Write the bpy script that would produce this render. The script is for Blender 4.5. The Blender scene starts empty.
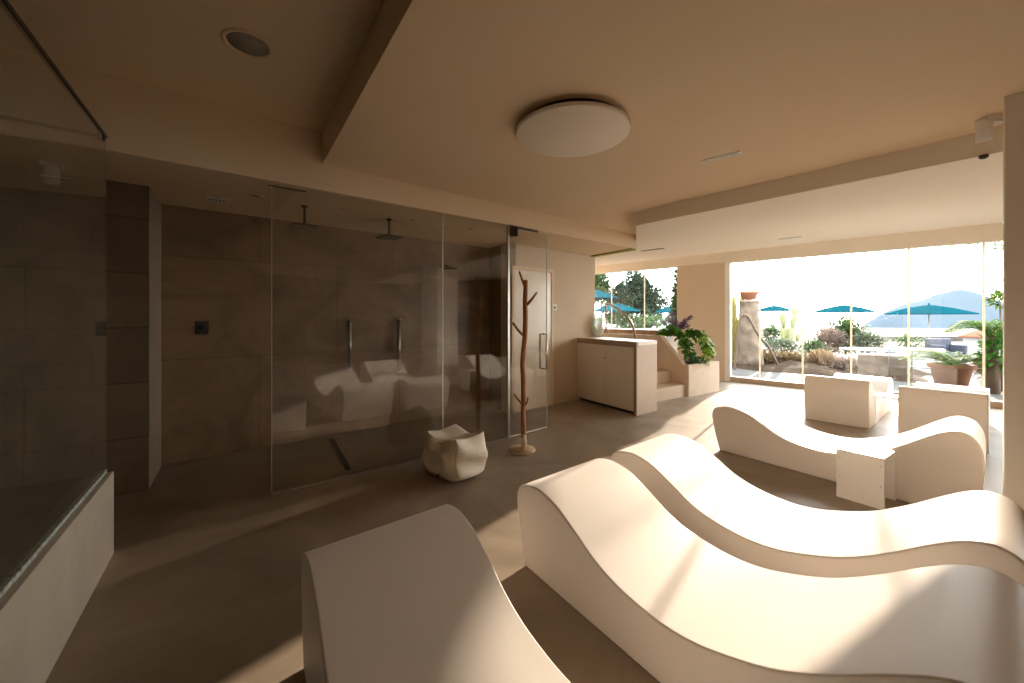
import bpy, bmesh, math, random
from mathutils import Vector, Matrix

random.seed(7)
C = bpy.context.scene.collection
SC = bpy.context.scene
F, H, HY = 395.0, 1.35, 316.0          # focal length in px, eye height, horizon row
A = Vector((.774, .634)); A.normalize()          # along the shower glass
B = Vector((-.5685, .8227)); B.normalize()       # into the depth of the room
D = -B


def v2(x, y): return Vector((x, y))


# ------------------------------------------------------------------ materials
def new_mat(name):
    m = bpy.data.materials.new(name); m.use_nodes = True
    nt = m.node_tree
    return m, nt, nt.nodes['Principled BSDF']


def mat(name, col, rough=.6, metal=0.0, var=.0, scale=6.0, bump=0.0, bscale=40.0, spec=.5, col2=None, sub=0.0):
    m, nt, p = new_mat(name)
    p.inputs['Roughness'].default_value = rough
    p.inputs['Metallic'].default_value = metal
    p.inputs['Specular IOR Level'].default_value = spec
    if var > 0 or col2:
        tc = nt.nodes.new('ShaderNodeTexCoord')
        nz = nt.nodes.new('ShaderNodeTexNoise'); nz.inputs['Scale'].default_value = scale
        nz.inputs['Detail'].default_value = 6
        nt.links.new(tc.outputs['Object'], nz.inputs['Vector'])
        cr = nt.nodes.new('ShaderNodeValToRGB')
        c2 = col2 or tuple(c * (1 - var) for c in col)
        cr.color_ramp.elements[0].position = .32; cr.color_ramp.elements[0].color = (*c2, 1)
        cr.color_ramp.elements[1].position = .68; cr.color_ramp.elements[1].color = (*col, 1)
        nt.links.new(nz.outputs['Fac'], cr.inputs['Fac'])
        nt.links.new(cr.outputs['Color'], p.inputs['Base Color'])
    else:
        p.inputs['Base Color'].default_value = (*col, 1)
    if bump > 0:
        tc = nt.nodes.new('ShaderNodeTexCoord')
        nz = nt.nodes.new('ShaderNodeTexNoise'); nz.inputs['Scale'].default_value = bscale
        nz.inputs['Detail'].default_value = 4
        nt.links.new(tc.outputs['Object'], nz.inputs['Vector'])
        b = nt.nodes.new('ShaderNodeBump'); b.inputs['Strength'].default_value = bump
        b.inputs['Distance'].default_value = .02
        nt.links.new(nz.outputs['Fac'], b.inputs['Height'])
        nt.links.new(b.outputs['Normal'], p.inputs['Normal'])
    return m


def leaf_mat(name, col, col2, trans=.35):
    m, nt, p = new_mat(name)
    out = nt.nodes['Material Output']
    tc = nt.nodes.new('ShaderNodeTexCoord')
    nz = nt.nodes.new('ShaderNodeTexNoise'); nz.inputs['Scale'].default_value = 9
    nt.links.new(tc.outputs['Object'], nz.inputs['Vector'])
    cr = nt.nodes.new('ShaderNodeValToRGB')
    cr.color_ramp.elements[0].position = .35; cr.color_ramp.elements[0].color = (*col2, 1)
    cr.color_ramp.elements[1].position = .65; cr.color_ramp.elements[1].color = (*col, 1)
    nt.links.new(nz.outputs['Fac'], cr.inputs['Fac'])
    nt.links.new(cr.outputs['Color'], p.inputs['Base Color'])
    p.inputs['Roughness'].default_value = .6
    p.inputs['Specular IOR Level'].default_value = .12
    t = nt.nodes.new('ShaderNodeBsdfTranslucent')
    nt.links.new(cr.outputs['Color'], t.inputs['Color'])
    mx = nt.nodes.new('ShaderNodeMixShader'); mx.inputs['Fac'].default_value = trans
    nt.links.new(p.outputs['BSDF'], mx.inputs[1]); nt.links.new(t.outputs['BSDF'], mx.inputs[2])
    nt.links.new(mx.outputs['Shader'], out.inputs['Surface'])
    return m


def glass_mat(name, tint, ior=1.5, boost=1.0, diffuse_mix=0.0):
    m = bpy.data.materials.new(name); m.use_nodes = True
    nt = m.node_tree; nt.nodes.clear()
    out = nt.nodes.new('ShaderNodeOutputMaterial')
    tr = nt.nodes.new('ShaderNodeBsdfTransparent'); tr.inputs['Color'].default_value = (*tint, 1)
    gl = nt.nodes.new('ShaderNodeBsdfGlossy'); gl.inputs['Roughness'].default_value = 0.0
    fr = nt.nodes.new('ShaderNodeFresnel'); fr.inputs['IOR'].default_value = ior
    mu = nt.nodes.new('ShaderNodeMath'); mu.operation = 'MULTIPLY'; mu.use_clamp = True
    mu.inputs[1].default_value = boost
    mx = nt.nodes.new('ShaderNodeMixShader')
    ge = nt.nodes.new('ShaderNodeNewGeometry')
    ou = nt.nodes.new('ShaderNodeMath'); ou.operation = 'SUBTRACT'; ou.inputs[0].default_value = 1
    nt.links.new(ge.outputs['Backfacing'], ou.inputs[1])
    m3 = nt.nodes.new('ShaderNodeMath'); m3.operation = 'MULTIPLY'
    nt.links.new(fr.outputs['Fac'], mu.inputs[0])
    nt.links.new(mu.outputs['Value'], m3.inputs[0]); nt.links.new(ou.outputs['Value'], m3.inputs[1])
    nt.links.new(m3.outputs['Value'], mx.inputs['Fac'])
    nt.links.new(tr.outputs['BSDF'], mx.inputs[1]); nt.links.new(gl.outputs['BSDF'], mx.inputs[2])
    last = mx
    if diffuse_mix:                                   # diffuse share: painted sheen on the green screen, whitish body for the jar
        df = nt.nodes.new('ShaderNodeBsdfDiffuse'); df.inputs['Color'].default_value = (.72, .72, .62, 1)
        m2 = nt.nodes.new('ShaderNodeMixShader'); m2.inputs['Fac'].default_value = diffuse_mix
        nt.links.new(mx.outputs['Shader'], m2.inputs[1]); nt.links.new(df.outputs['BSDF'], m2.inputs[2]); last = m2
    nt.links.new(last.outputs['Shader'], out.inputs['Surface'])
    return m


def floor_mat():
    m, nt, p = new_mat('resin_floor')
    tc = nt.nodes.new('ShaderNodeTexCoord')
    n1 = nt.nodes.new('ShaderNodeTexNoise'); n1.inputs['Scale'].default_value = 1.1; n1.inputs['Detail'].default_value = 8
    n1.inputs['Roughness'].default_value = .62; n1.inputs['Distortion'].default_value = .8
    nt.links.new(tc.outputs['Object'], n1.inputs['Vector'])
    cr = nt.nodes.new('ShaderNodeValToRGB')
    cr.color_ramp.elements[0].position = .3; cr.color_ramp.elements[0].color = (.20, .15, .105, 1)
    cr.color_ramp.elements[1].position = .7; cr.color_ramp.elements[1].color = (.40, .32, .24, 1)
    nt.links.new(n1.outputs['Fac'], cr.inputs['Fac'])
    nt.links.new(cr.outputs['Color'], p.inputs['Base Color'])
    n2 = nt.nodes.new('ShaderNodeTexNoise'); n2.inputs['Scale'].default_value = 3; n2.inputs['Detail'].default_value = 5
    nt.links.new(tc.outputs['Object'], n2.inputs['Vector'])
    mr = nt.nodes.new('ShaderNodeMapRange'); mr.inputs['To Min'].default_value = .34; mr.inputs['To Max'].default_value = .55
    nt.links.new(n2.outputs['Fac'], mr.inputs['Value'])
    nt.links.new(mr.outputs['Result'], p.inputs['Roughness'])
    return m


def stone_mat(name, c1, c2, joint, bw, bh, rough=.45, off=(0, 0, 0)):
    """large stone slabs; the texture runs in the wall's own along / up coordinates (UV)"""
    m, nt, p = new_mat(name)
    tc = nt.nodes.new('ShaderNodeTexCoord')
    br = nt.nodes.new('ShaderNodeTexBrick')
    br.inputs['Scale'].default_value = 1
    br.inputs['Brick Width'].default_value = bw; br.inputs['Row Height'].default_value = bh
    br.inputs['Mortar Size'].default_value = .004
    br.inputs['Color1'].default_value = (1, 1, 1, 1); br.inputs['Color2'].default_value = (.80, .80, .80, 1)
    br.inputs['Mortar'].default_value = (*joint, 1)
    nt.links.new(tc.outputs['UV'], br.inputs['Vector'])
    nz = nt.nodes.new('ShaderNodeTexNoise'); nz.inputs['Scale'].default_value = 1.6; nz.inputs['Detail'].default_value = 9
    nz.inputs['Roughness'].default_value = .65; nz.inputs['Distortion'].default_value = 1.2
    nt.links.new(tc.outputs['UV'], nz.inputs['Vector'])
    cr = nt.nodes.new('ShaderNodeValToRGB')
    cr.color_ramp.elements[0].position = .3; cr.color_ramp.elements[0].color = (*c2, 1)
    cr.color_ramp.elements[1].position = .7; cr.color_ramp.elements[1].color = (*c1, 1)
    nt.links.new(nz.outputs['Fac'], cr.inputs['Fac'])
    mx = nt.nodes.new('ShaderNodeMix'); mx.data_type = 'RGBA'; mx.blend_type = 'MULTIPLY'
    mx.inputs['Factor'].default_value = 1
    nt.links.new(cr.outputs['Color'], mx.inputs[6]); nt.links.new(br.outputs['Color'], mx.inputs[7])
    nt.links.new(mx.outputs[2], p.inputs['Base Color'])
    p.inputs['Roughness'].default_value = rough
    return m


M = {}
M['floor'] = floor_mat()
M['plaster'] = mat('cream_plaster', (.65, .525, .39), .85, var=.06, scale=1.5, bump=.05, bscale=30)
M['ceiling'] = mat('cream_ceiling_paint', (.80, .65, .475), .9, var=.03, scale=1)
M['ceiling_pale'] = mat('pale_ceiling_paint', (.82, .74, .63), .8, var=.03, scale=1)
M['stone'] = stone_mat('brown_stone_slabs', (.33, .215, .125), (.15, .092, .05), (.6, .6, .6), 1.5, .95)
M['darkstone'] = stone_mat('dark_stone_tiles', (.23, .165, .10), (.15, .105, .065), (.35, .35, .35), .62, .42)
M['pier_stone'] = mat('taupe_pier_stone', (.30, .225, .165), .6, var=.12, scale=3)
M['lowstone'] = stone_mat('pale_travertine', (.60, .51, .40), (.47, .39, .30), (.8, .8, .8), 3, 2, .5)
M['trim_metal'] = mat('satin_steel', (.55, .52, .48), .3, 1.0)
M['chrome'] = mat('chrome', (.75, .74, .72), .12, 1.0)
M['rail_metal'] = mat('brushed_dark_chrome', (.34, .32, .30), .3, 1.0)
M['dark_metal'] = mat('dark_bronze_metal', (.06, .05, .042), .4, .6)
M['pillar_paint'] = mat('veiled_pillar_paint', (.84, .77, .67), .8, var=.04, scale=1.5)  # lightened so the window glare over the pillar is in its colour
M['white_plastic'] = mat('white_plastic', (.80, .78, .73), .4)
M['grey_plastic'] = mat('grey_grille', (.30, .28, .25), .6)
M['red_plastic'] = mat('red_lens', (.42, .08, .04), .4)
M['dark'] = mat('black_gap', (.025, .02, .017), .7)
M['vinyl'] = mat('white_upholstery', (.87, .80, .73), .5, var=.025, scale=3, bump=.04, bscale=220, spec=.3)
M['seam'] = mat('white_piping', (.70, .64, .56), .45)
M['acrylic'] = mat('white_laminate', (.86, .83, .78), .28)
M['canvas'] = mat('cream_canvas', (.80, .72, .60), .85, var=.08, scale=14, bump=.25, bscale=60)
M['tag_leather'] = mat('brown_leather', (.16, .07, .035), .6)
M['wood_stem'] = mat('orange_brown_branch', (.46, .17, .045), .5, var=.35, scale=14, bump=.25, bscale=35)
M['wood_pale'] = mat('pale_peeled_wood', (.74, .62, .45), .6, var=.12, scale=20)
M['wood_base'] = mat('pale_wood_disc', (.62, .44, .24), .45, var=.25, scale=10)
M['cab_white'] = mat('cream_lacquer', (.88, .80, .69), .22, spec=.6)
M['cab_frame'] = mat('taupe_frame', (.42, .31, .21), .5, var=.1, scale=8)
M['cab_side'] = mat('beige_side_panel', (.62, .49, .37), .6, var=.08, scale=4)
M['worktop'] = mat('pale_worktop', (.80, .74, .66), .35)
M['step'] = mat('beige_stair_plaster', (.62, .50, .38), .7, var=.1, scale=5)
M['ledge_wood'] = mat('brown_ledge_wood', (.30, .17, .09), .5, var=.3, scale=8)
M['olive'] = mat('olive_trim_strip', (.36, .34, .06), .6)
M['handrail'] = mat('brown_grey_rail', (.30, .22, .15), .4, .4)
M['lamp_disc'] = mat('frosted_lamp_glass', (.86, .78, .68), .55)
M['glass_window'] = glass_mat('window_glass', (.97, .98, .97), 1.5, 1.0)
M['glass_shower'] = glass_mat('shower_glass', (.965, .97, .96), 1.5, 2.8)
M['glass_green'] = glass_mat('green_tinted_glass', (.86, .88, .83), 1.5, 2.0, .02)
M['edge_glass'] = mat('pale_glass_edge', (.75, .72, .62), .25)
M['frosted'] = mat('frosted_edge_band', (.62, .68, .60), .8, var=.75, scale=60, bump=.6, bscale=90)
M['jar'] = glass_mat('jar_glass', (.95, .97, .96), 1.45, 2.5, .35)
M['seal'] = leaf_mat('translucent_seal', (.66, .58, .47), (.60, .53, .43), .7)
M['white_frame'] = mat('white_window_frame', (.82, .80, .77), .4)
M['pave'] = mat('grey_terrace_paving', (0.095, 0.090, 0.084), .7, var=.15, scale=3, spec=.05)
M['pave2'] = mat('pale_terrace_paving', (0.066, 0.058, 0.050), .7, var=.15, scale=3, spec=.05)
M['soil'] = mat('brown_garden_soil', (0.050, 0.031, 0.019), .95, var=.45, scale=3, bump=.5, bscale=6, spec=.05)
M['rock'] = mat('pale_rubble_stone', (0.210, 0.163, 0.125), .85, var=.4, scale=5, bump=.8, bscale=7, spec=.05)
M['terracotta'] = mat('terracotta', (0.330, 0.145, 0.080), .75, var=.2, scale=8)
M['teal'] = mat('teal_parasol_canvas', (.004, .036, .046), 1.0, spec=0.0, var=.08, scale=2)
M['parasol_pole'] = mat('pale_parasol_pole', (0.248, 0.234, 0.216), .5)
M['cactus'] = mat('yellow_green_cactus', (0.322, 0.274, 0.070), .6, var=.35, scale=7, bump=.4, bscale=20)
M['prickly'] = mat('olive_prickly_pear', (0.168, 0.172, 0.064), .6, var=.25, scale=5)
M['stem'] = mat('dark_stem', (.11, .075, .05), .8)
M['sea'] = mat('pale_sea', (0.274, 0.302, 0.317), .35, spec=.05)
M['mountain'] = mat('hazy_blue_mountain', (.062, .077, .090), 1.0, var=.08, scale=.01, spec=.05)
M['white_paint'] = mat('white_painted_masonry', (0.344, 0.340, 0.332), .7, spec=.05)
M['grey_rail'] = mat('grey_iron_rail', (0.120, 0.116, 0.112), .5, .3)
M['roof_tile'] = mat('terracotta_roof', (0.220, 0.108, 0.068), .8, var=.3, scale=4, spec=.05)
M['grey_table'] = mat('grey_table_top', (0.192, 0.196, 0.200), .5)
M['darkblue'] = mat('dark_blue_fabric', (0.028, 0.032, 0.048), .8)
M['leaf'] = leaf_mat('green_leaves', (.11, .30, .04), (.04, .16, .025))
M['leaf_lime'] = leaf_mat('lime_leaves', (.38, .50, .06), (.20, .36, .05), .5)
M['leaf_dark'] = leaf_mat('dark_tree_leaves', (0.043, 0.065, 0.037), (0.020, 0.037, 0.025), .2)
M['leaf_mid'] = leaf_mat('mid_green_leaves', (0.071, 0.105, 0.038), (0.038, 0.067, 0.025))
M['leaf_purple'] = leaf_mat('purple_leaves', (.28, .16, .26), (.16, .08, .15))
M['leaf_dry'] = leaf_mat('dry_brown_grass', (0.241, 0.160, 0.087), (0.154, 0.106, 0.057))
M['leaf_grey'] = leaf_mat('grey_green_leaves', (0.126, 0.139, 0.084), (0.084, 0.101, 0.063))
M['leaf_pink'] = leaf_mat('pinkish_dry_leaves', (0.210, 0.143, 0.118), (0.143, 0.105, 0.076))
M['leaf_yellow'] = leaf_mat('yellow_flower_petals', (.75, .62, .04), (.5, .48, .05), .4)
M['palm'] = leaf_mat('cycad_fronds', (0.101, 0.151, 0.025), (0.055, 0.105, 0.021), .4)


# ------------------------------------------------------------------ mesh helpers
class MB:
    def __init__(s): s.v = []; s.f = []; s.m = []; s.sm = []

    def add(s, vs, fs, mi=0, smooth=False):
        o = len(s.v); s.v += [tuple(p) for p in vs]
        for f in fs:
            s.f.append([i + o for i in f]); s.m.append(mi); s.sm.append(smooth)
        return s

    def prism(s, poly, z0, z1, mi=0):
        """poly: list of 2d points; z0/z1 numbers or per point lists"""
        n = len(poly)
        a = sum(poly[i][0] * poly[(i + 1) % n][1] - poly[(i + 1) % n][0] * poly[i][1] for i in range(n))
        idx = list(range(n))
        if a < 0: idx.reverse()
        P = [poly[i] for i in idx]
        za = [z0[i] for i in idx] if isinstance(z0, (list, tuple)) else [z0] * n
        zb = [z1[i] for i in idx] if isinstance(z1, (list, tuple)) else [z1] * n
        vs = [(P[i][0], P[i][1], za[i]) for i in range(n)] + [(P[i][0], P[i][1], zb[i]) for i in range(n)]
        fs = [list(range(n - 1, -1, -1)), list(range(n, 2 * n))]
        fs += [[i, (i + 1) % n, (i + 1) % n + n, i + n] for i in range(n)]
        return s.add(vs, fs, mi)

    def box(s, x0, y0, z0, x1, y1, z1, mi=0):
        return s.prism([(x0, y0), (x1, y0), (x1, y1), (x0, y1)], z0, z1, mi)

    def tube(s, pts, r, seg=10, mi=0, cap=True, smooth=True):
        pts = [Vector(p) for p in pts]; n = len(pts)
        rs = r if isinstance(r, (list, tuple)) else [r] * n
        vs = []; up = None
        for i, p in enumerate(pts):
            t = (pts[min(i + 1, n - 1)] - pts[max(i - 1, 0)]).normalized()
            if up is None:
                up = Vector((0, 0, 1)) if abs(t.z) < .9 else Vector((1, 0, 0))
            a = t.cross(up)
            if a.length < 1e-4: a = t.cross(Vector((0, 1, 0)))
            a.normalize(); b = a.cross(t).normalized(); up = b
            for k in range(seg):
                an = 2 * math.pi * k / seg
                vs.append(p + a * (rs[i] * math.cos(an)) + b * (rs[i] * math.sin(an)))
        fs = []
        for i in range(n - 1):
            for k in range(seg):
                k2 = (k + 1) % seg
                fs.append([i * seg + k, i * seg + k2, (i + 1) * seg + k2, (i + 1) * seg + k])
        s.add(vs, fs, mi, smooth)
        if cap:
            o = len(s.v) - len(vs)
            s.f.append([o + k for k in range(seg - 1, -1, -1)]); s.m.append(mi); s.sm.append(False)
            s.f.append([o + (n - 1) * seg + k for k in range(seg)]); s.m.append(mi); s.sm.append(False)
        return s

    def lathe(s, prof, c=(0, 0, 0), seg=32, mi=0, smooth=True):
        """prof: (radius, z) pairs"""
        vs = []; n = len(prof)
        for r, z in prof:
            for k in range(seg):
                a = 2 * math.pi * k / seg
                vs.append((c[0] + r * math.cos(a), c[1] + r * math.sin(a), c[2] + z))
        fs = []
        for i in range(n - 1):
            for k in range(seg):
                k2 = (k + 1) % seg
                fs.append([i * seg + k, i * seg + k2, (i + 1) * seg + k2, (i + 1) * seg + k])
        return s.add(vs, fs, mi, smooth)

    def leaf(s, p, d, L, w, droop=.2, mi=0):
        d = Vector(d).normalized(); p = Vector(p)
        side = d.cross(Vector((0, 0, 1)))
        if side.length < .05: side = Vector((1, 0, 0))
        side.normalize(); n = side.cross(d)
        m = p + d * (L * .5) + n * (L * .06)
        t = p + d * L - Vector((0, 0, 1)) * (droop * L)
        q = p + d * (L * .12)
        s.add([p, m + side * w * .5 - n * .1 * w, t, m - side * w * .5 - n * .1 * w, m],
              [[0, 1, 4], [1, 2, 4], [2, 3, 4], [3, 0, 4]], mi)
        return s

    def build(s, name, mats, parent=None, bevel=0, uv=None, sub=0, bang=40):
        me = bpy.data.meshes.new(name); me.from_pydata(s.v, [], s.f)
        if not isinstance(mats, (list, tuple)): mats = [mats]
        for m in mats: me.materials.append(m)
        for i, p in enumerate(me.polygons):
            p.material_index = s.m[i]; p.use_smooth = s.sm[i]
        me.validate(); me.update()
        if uv:                                  # along-wall / height coordinates
            o, d = uv
            ul = me.uv_layers.new(name='UVMap')
            for lp in me.loops:
                c = me.vertices[lp.vertex_index].co
                ul.data[lp.index].uv = ((c.x - o[0]) * d[0] + (c.y - o[1]) * d[1], c.z)
        ob = bpy.data.objects.new(name, me); C.objects.link(ob)
        if parent is not None: ob.parent = parent
        if bevel:
            b = ob.modifiers.new('bevel', 'BEVEL'); b.width = bevel; b.segments = 3
            b.limit_method = 'ANGLE'; b.angle_limit = math.radians(bang)
            b.harden_normals = False
        if sub:
            q = ob.modifiers.new('sub', 'SUBSURF'); q.levels = sub; q.render_levels = sub
        return ob


def thing(name, label, cat, loc=(0, 0, 0), rz=0, group=None):
    o = bpy.data.objects.new(name, None); C.objects.link(o)
    o.location = loc; o.rotation_euler = (0, 0, rz); o.empty_display_size = .1
    o['label'] = label; o['category'] = cat
    if group: o['group'] = group
    return o


def tag(o, label, cat, group=None):
    o['label'] = label; o['category'] = cat
    if group: o['group'] = group
    return o


def struct(o):
    o['kind'] = 'structure'; return o


def dup(root, loc, rz, label, group=None):
    r = root.copy(); C.objects.link(r); r.location = loc; r.rotation_euler = (0, 0, rz); r['label'] = label
    if group: r['group'] = group
    for ch in list(root.children):
        c = ch.copy(); C.objects.link(c); c.parent = r
        for g in list(ch.children):
            e = g.copy(); C.objects.link(e); e.parent = c
    return r


def spline(pts, n=8):
    """catmull-rom through 2d/3d points"""
    P = [Vector(p) for p in pts]; out = []
    for i in range(len(P) - 1):
        a = P[max(i - 1, 0)]; b = P[i]; c = P[i + 1]; d = P[min(i + 2, len(P) - 1)]
        for k in range(n):
            t = k / n
            out.append(.5 * ((2 * b) + (c - a) * t + (2 * a - 5 * b + 4 * c - d) * t * t + (3 * b - a - 3 * c + d) * t ** 3))
    out.append(P[-1]); return out


def strip(p, q, t):
    """rectangle footprint of thickness t to the left of p->q"""
    d = (Vector(q) - Vector(p)).normalized(); n = Vector((-d.y, d.x)) * t
    p = Vector(p); q = Vector(q)
    return [tuple(p), tuple(q), tuple(q + n), tuple(p + n)]


# ------------------------------------------------------------------ the room shell
GL = v2(.422, 4.76)                                  # foot of the right end of the shower glass


def P(t): return GL + A * t


W3E = v2(1.40, 6.67)                                 # free end of the wall with the door
W3S = v2(-.04, 5.45)
C1 = v2(-2.83, 3.08); C2 = v2(-3.155, 3.555)
SB = v2(-.33, 5.89)                                  # right back corner of the shower
WD = v2(1, -.922); WD.normalize()                    # along the window wall
WO = v2(4.43, 8.19)


def W(x): return v2(x, 8.19 - .922 * (x - 4.43))


WN = v2(-WD.y, WD.x)                                 # outwards
XL, XR = 1.15, 8.1

fl = MB().prism([(-8, -4.2), (10.6, -4.2), tuple(W(10.6)), tuple(W(XL)), (-8, 11.8)], -.2, 0).build('floor', M['floor'])
struct(fl)

roof = MB().prism([(-8, -4.2), (10.6, -4.2), tuple(W(10.6) + WN * .3), tuple(W(XL) + WN * .3), (-8, 12.2)], 2.82, 3.05)
struct(roof.build('ceiling_upper', M['ceiling']))
Q0 = v2(-1.52, 3.17); Q1 = Q0 + D * 8.6
t0 = (Q0 - GL).dot(A)
struct(MB().prism([tuple(P(t0)), tuple(Q1), (9.5, Q1.y), (9.5, 1.0), tuple(P(1.87) + v2(.6, .4)), tuple(P(1.87))], 2.57, 2.83).build('ceiling', M['ceiling']))
# shower soffit: its front is the beam face over the glass
struct(MB().prism([tuple(P(-8.2)), tuple(P(1.87)), tuple(W3E + v2(.0, .0)), (1.25, 8.0), (-4, 11), (-8, 6)], 2.36, 2.83).build('ceiling_shower', M['ceiling']))
R0 = v2(1.454, 4.63); RD = v2(.635, -.773); R1 = R0 + RD * 8.5
wl, wr = W(XL), W(9.6)
poly = [tuple(R0), tuple(R1), (9.6, -2.0), tuple(wr), tuple(wl), (1.2, 8.0), tuple(W3E + v2(.01, .02)), tuple(P(1.872))]


def zc(p):      # the soft rise of the window ceiling
    d = (Vector(p) - R0).dot(v2(.773, .635)); return 2.41 + .058 * max(0, d)


struct(MB().prism(poly, [zc(p) for p in poly], 2.83).build('ceiling_window', M['ceiling_pale']))
# fascia above the windows
ZH = 2.45
struct(MB().prism(strip(W(9.6) + WN * .0, W(XL), -.16), ZH, 2.83).build('wall_window_head', M['ceiling_pale']))

# walls
struct(MB().prism(strip(C2 - A * .0, SB + A * .0, .2), 0, 2.4).build('wall_back', M['stone'], uv=(C2, A)))
pier = MB(); pier.prism([tuple(C1), tuple(C2), tuple(C2 - A * 4.2), tuple(C1 - A * 4.2)], 0, 2.4)
po = pier.build('wall_pier', [M['darkstone'], M['pier_stone']], uv=(C1, A)); struct(po)
for p in po.data.polygons:
    if abs(p.normal.x) > .3 and p.normal.dot(Vector((C2.y - C1.y, -(C2.x - C1.x), 0)).normalized()) > .9: p.material_index = 1
struct(MB().prism([tuple(SB), tuple(W3S), tuple(W3S + B * .0 + A * .12), tuple(SB + A * .12)], 0, 2.4).build('wall_shower_end', M['stone'], uv=(W3S, B)))
struct(MB().prism(strip(W3S, W3E, .18), 0, 2.45).build('wall_door', M['plaster']))
struct(MB().prism([tuple(W3E), tuple(W3E + B * .1), tuple(W(XL) + v2(-.1, 0)), tuple(W(XL))], 0, 2.8).build('wall_bar', M['plaster']))
# hidden rear and side walls closing the room
struct(MB().box(-8.2, -4.4, 0, 10.6, -4.2, 3.0).build('wall_rear', M['darkstone']))
struct(MB().box(-6.2, -4.2, 0, -6.0, 9, 3.0).build('wall_left', M['darkstone'], uv=((0, 0), (0, 1))))

rc = [W(XR), v2(XR + .28, 3.15), v2(XR + .34, 2.15), v2(XR + .6, -4.2)]
struct(MB().prism(strip(rc[0], rc[1], .2), 0, 2.83).build('wall_right_corner', M['plaster']))
struct(MB().prism(strip(rc[2], rc[3], .2), 0, 2.83).build('wall_right', M['darkstone']))
struct(MB().prism(strip(rc[1], rc[2], .2), ZH, 2.83).build('wall_right_head', M['plaster']))
struct(MB().prism(strip(rc[1], rc[2], .01), 0, ZH).build('fill_window', M['glass_window']))  # unseen side opening added to let more sky light into the room
# window wall masonry
SX0, SX1, BX0 = XL, 3.70, 4.42
struct(MB().prism(strip(W(SX1), W(BX0), .16), 0, ZH + .02).build('wall_window_pier', M['plaster']))
struct(MB().prism(strip(W(SX0), W(SX1), .16), 0, 1.03).build('wall_window_sill', M['plaster']))
# round column at right: square pillar
pc = v2(2.74, 2.2)
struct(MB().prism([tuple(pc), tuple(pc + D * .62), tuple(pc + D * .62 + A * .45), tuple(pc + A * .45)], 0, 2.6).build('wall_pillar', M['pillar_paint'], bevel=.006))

# low wall with green glass at left
LW = v2(-2.267, 2.25); LN = v2(-A.x, -A.y) * .115
lw = MB().prism([tuple(LW), tuple(LW + D * 6), tuple(LW + D * 6 + LN), tuple(LW + LN)], 0, .467)
struct(lw.build('wall_low', M['lowstone'], uv=(LW, D), bevel=.004))
gs = thing('glass_screen', 'green-tinted glass screen standing on the low stone wall at left', 'glass screen', (LW.x + LN.x * .36, LW.y + LN.y * .36, .467))
o = -v2(LW.x + LN.x * .36, LW.y + LN.y * .36)


def rel(p, off): return (p[0] + off.x, p[1] + off.y)


g0 = LW + LN * .36
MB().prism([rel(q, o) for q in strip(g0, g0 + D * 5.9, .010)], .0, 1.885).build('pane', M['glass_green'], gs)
MB().prism([rel(q, o) for q in strip(g0 + v2(.011, .009), g0 + v2(.011, .009) + D * 5.9, -.030)], .0, .018).build('edge_seal', M['frosted'], gs)
MB().prism([rel(q, o) for q in strip(g0 - v2(.006, .004), g0 - v2(.006, .004) + D * 5.9, .022)], 1.885, 1.90).build('top_rail', M['dark_metal'], gs)
rp = Vector((0, 0, 1.875))
MB().tube([rp + Vector((D.x * .05, D.y * .05, 0)), rp + Vector((D.x * .05 - A.x * 2.2, D.y * .05 - A.y * 2.2, 0))], .009).build('stabiliser_bar', M['dark_metal'], gs)
MB().lathe([(0, -.02), (.016, -.02), (.016, .02), (0, .02)], (rp.x + D.x * .05, rp.y + D.y * .05, rp.z), 16).build('bar_clamp', M['dark_metal'], gs)

# ------------------------------------------------------------------ shower glass
sg = thing('shower_screen', 'clear frameless glass front of the walk-in shower', 'glass screen', (GL.x, GL.y, 0))
HG = v2(-.033, 4.36)                          # hinge post
AS = (HG - v2(-1.81, 2.98)).normalized(); AD = (GL - HG).normalized()
tl = -(HG - v2(-1.81, 2.98)).length            # left edge, from the post
tj = -.75                                     # joint
td = 0.0
LD = (GL - HG).length


def gp(t): return AS * t


def dp(t): return AD * t


m443 = (443 - 512) / F
tj = (m443 * HG.y - HG.x) / (AS.x - m443 * AS.y)
sg.location = (HG.x, HG.y, 0)
for a_, b_ in ((tl, tj - .004), (tj + .004, -.014)):
    MB().prism(strip(gp(a_), gp(b_), .010), .012, 2.35).build('pane', M['glass_shower'], sg)
MB().prism(strip(gp(tl), gp(-.014), .018), 0, .012).build('floor_channel', M['trim_metal'], sg)
MB().prism(strip(gp(-.012) - v2(.0, .012), gp(.010) - v2(.0, .012), .034), 0, 2.35).build('door_post', M['trim_metal'], sg)
MB().prism(strip(gp(tj - .004), gp(tj + .004), .010), .012, 2.35).build('joint_seal', M['edge_glass'], sg)
MB().prism(strip(gp(tl - .003), gp(tl), .010), .012, 2.35).build('pane_edge', M['edge_glass'], sg)
MB().prism(strip(dp(.012) - v2(0, .0), dp(LD * .75) - v2(0, .0), .025), 2.335, 2.36).build('header_rail', M['dark_metal'], sg)
MB().box(-.045, -.03, -.05, .045, .03, .05).build('door_closer', M['dark_metal'], sg, bevel=.006).location = (dp(.07).x, dp(.07).y - .04, 2.28)
gd = thing('glass_door', 'clear glass door with steel bar handles at the right end of shower glass', 'door', (HG.x, HG.y, 0))
MB().prism(strip(dp(.016), dp(LD), .010), .02, 2.325).build('pane', M['glass_shower'], gd)
MB().prism(strip(dp(.016), dp(LD), .012), .004, .02).build('bottom_seal', M['edge_glass'], gd)
MB().prism(strip(dp(LD - .003), dp(LD + .003), .011), .02, 2.325).build('pane_edge', M['edge_glass'], gd)
nrm = v2(-A.y, A.x); nd = v2(-AD.y, AD.x)
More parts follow.
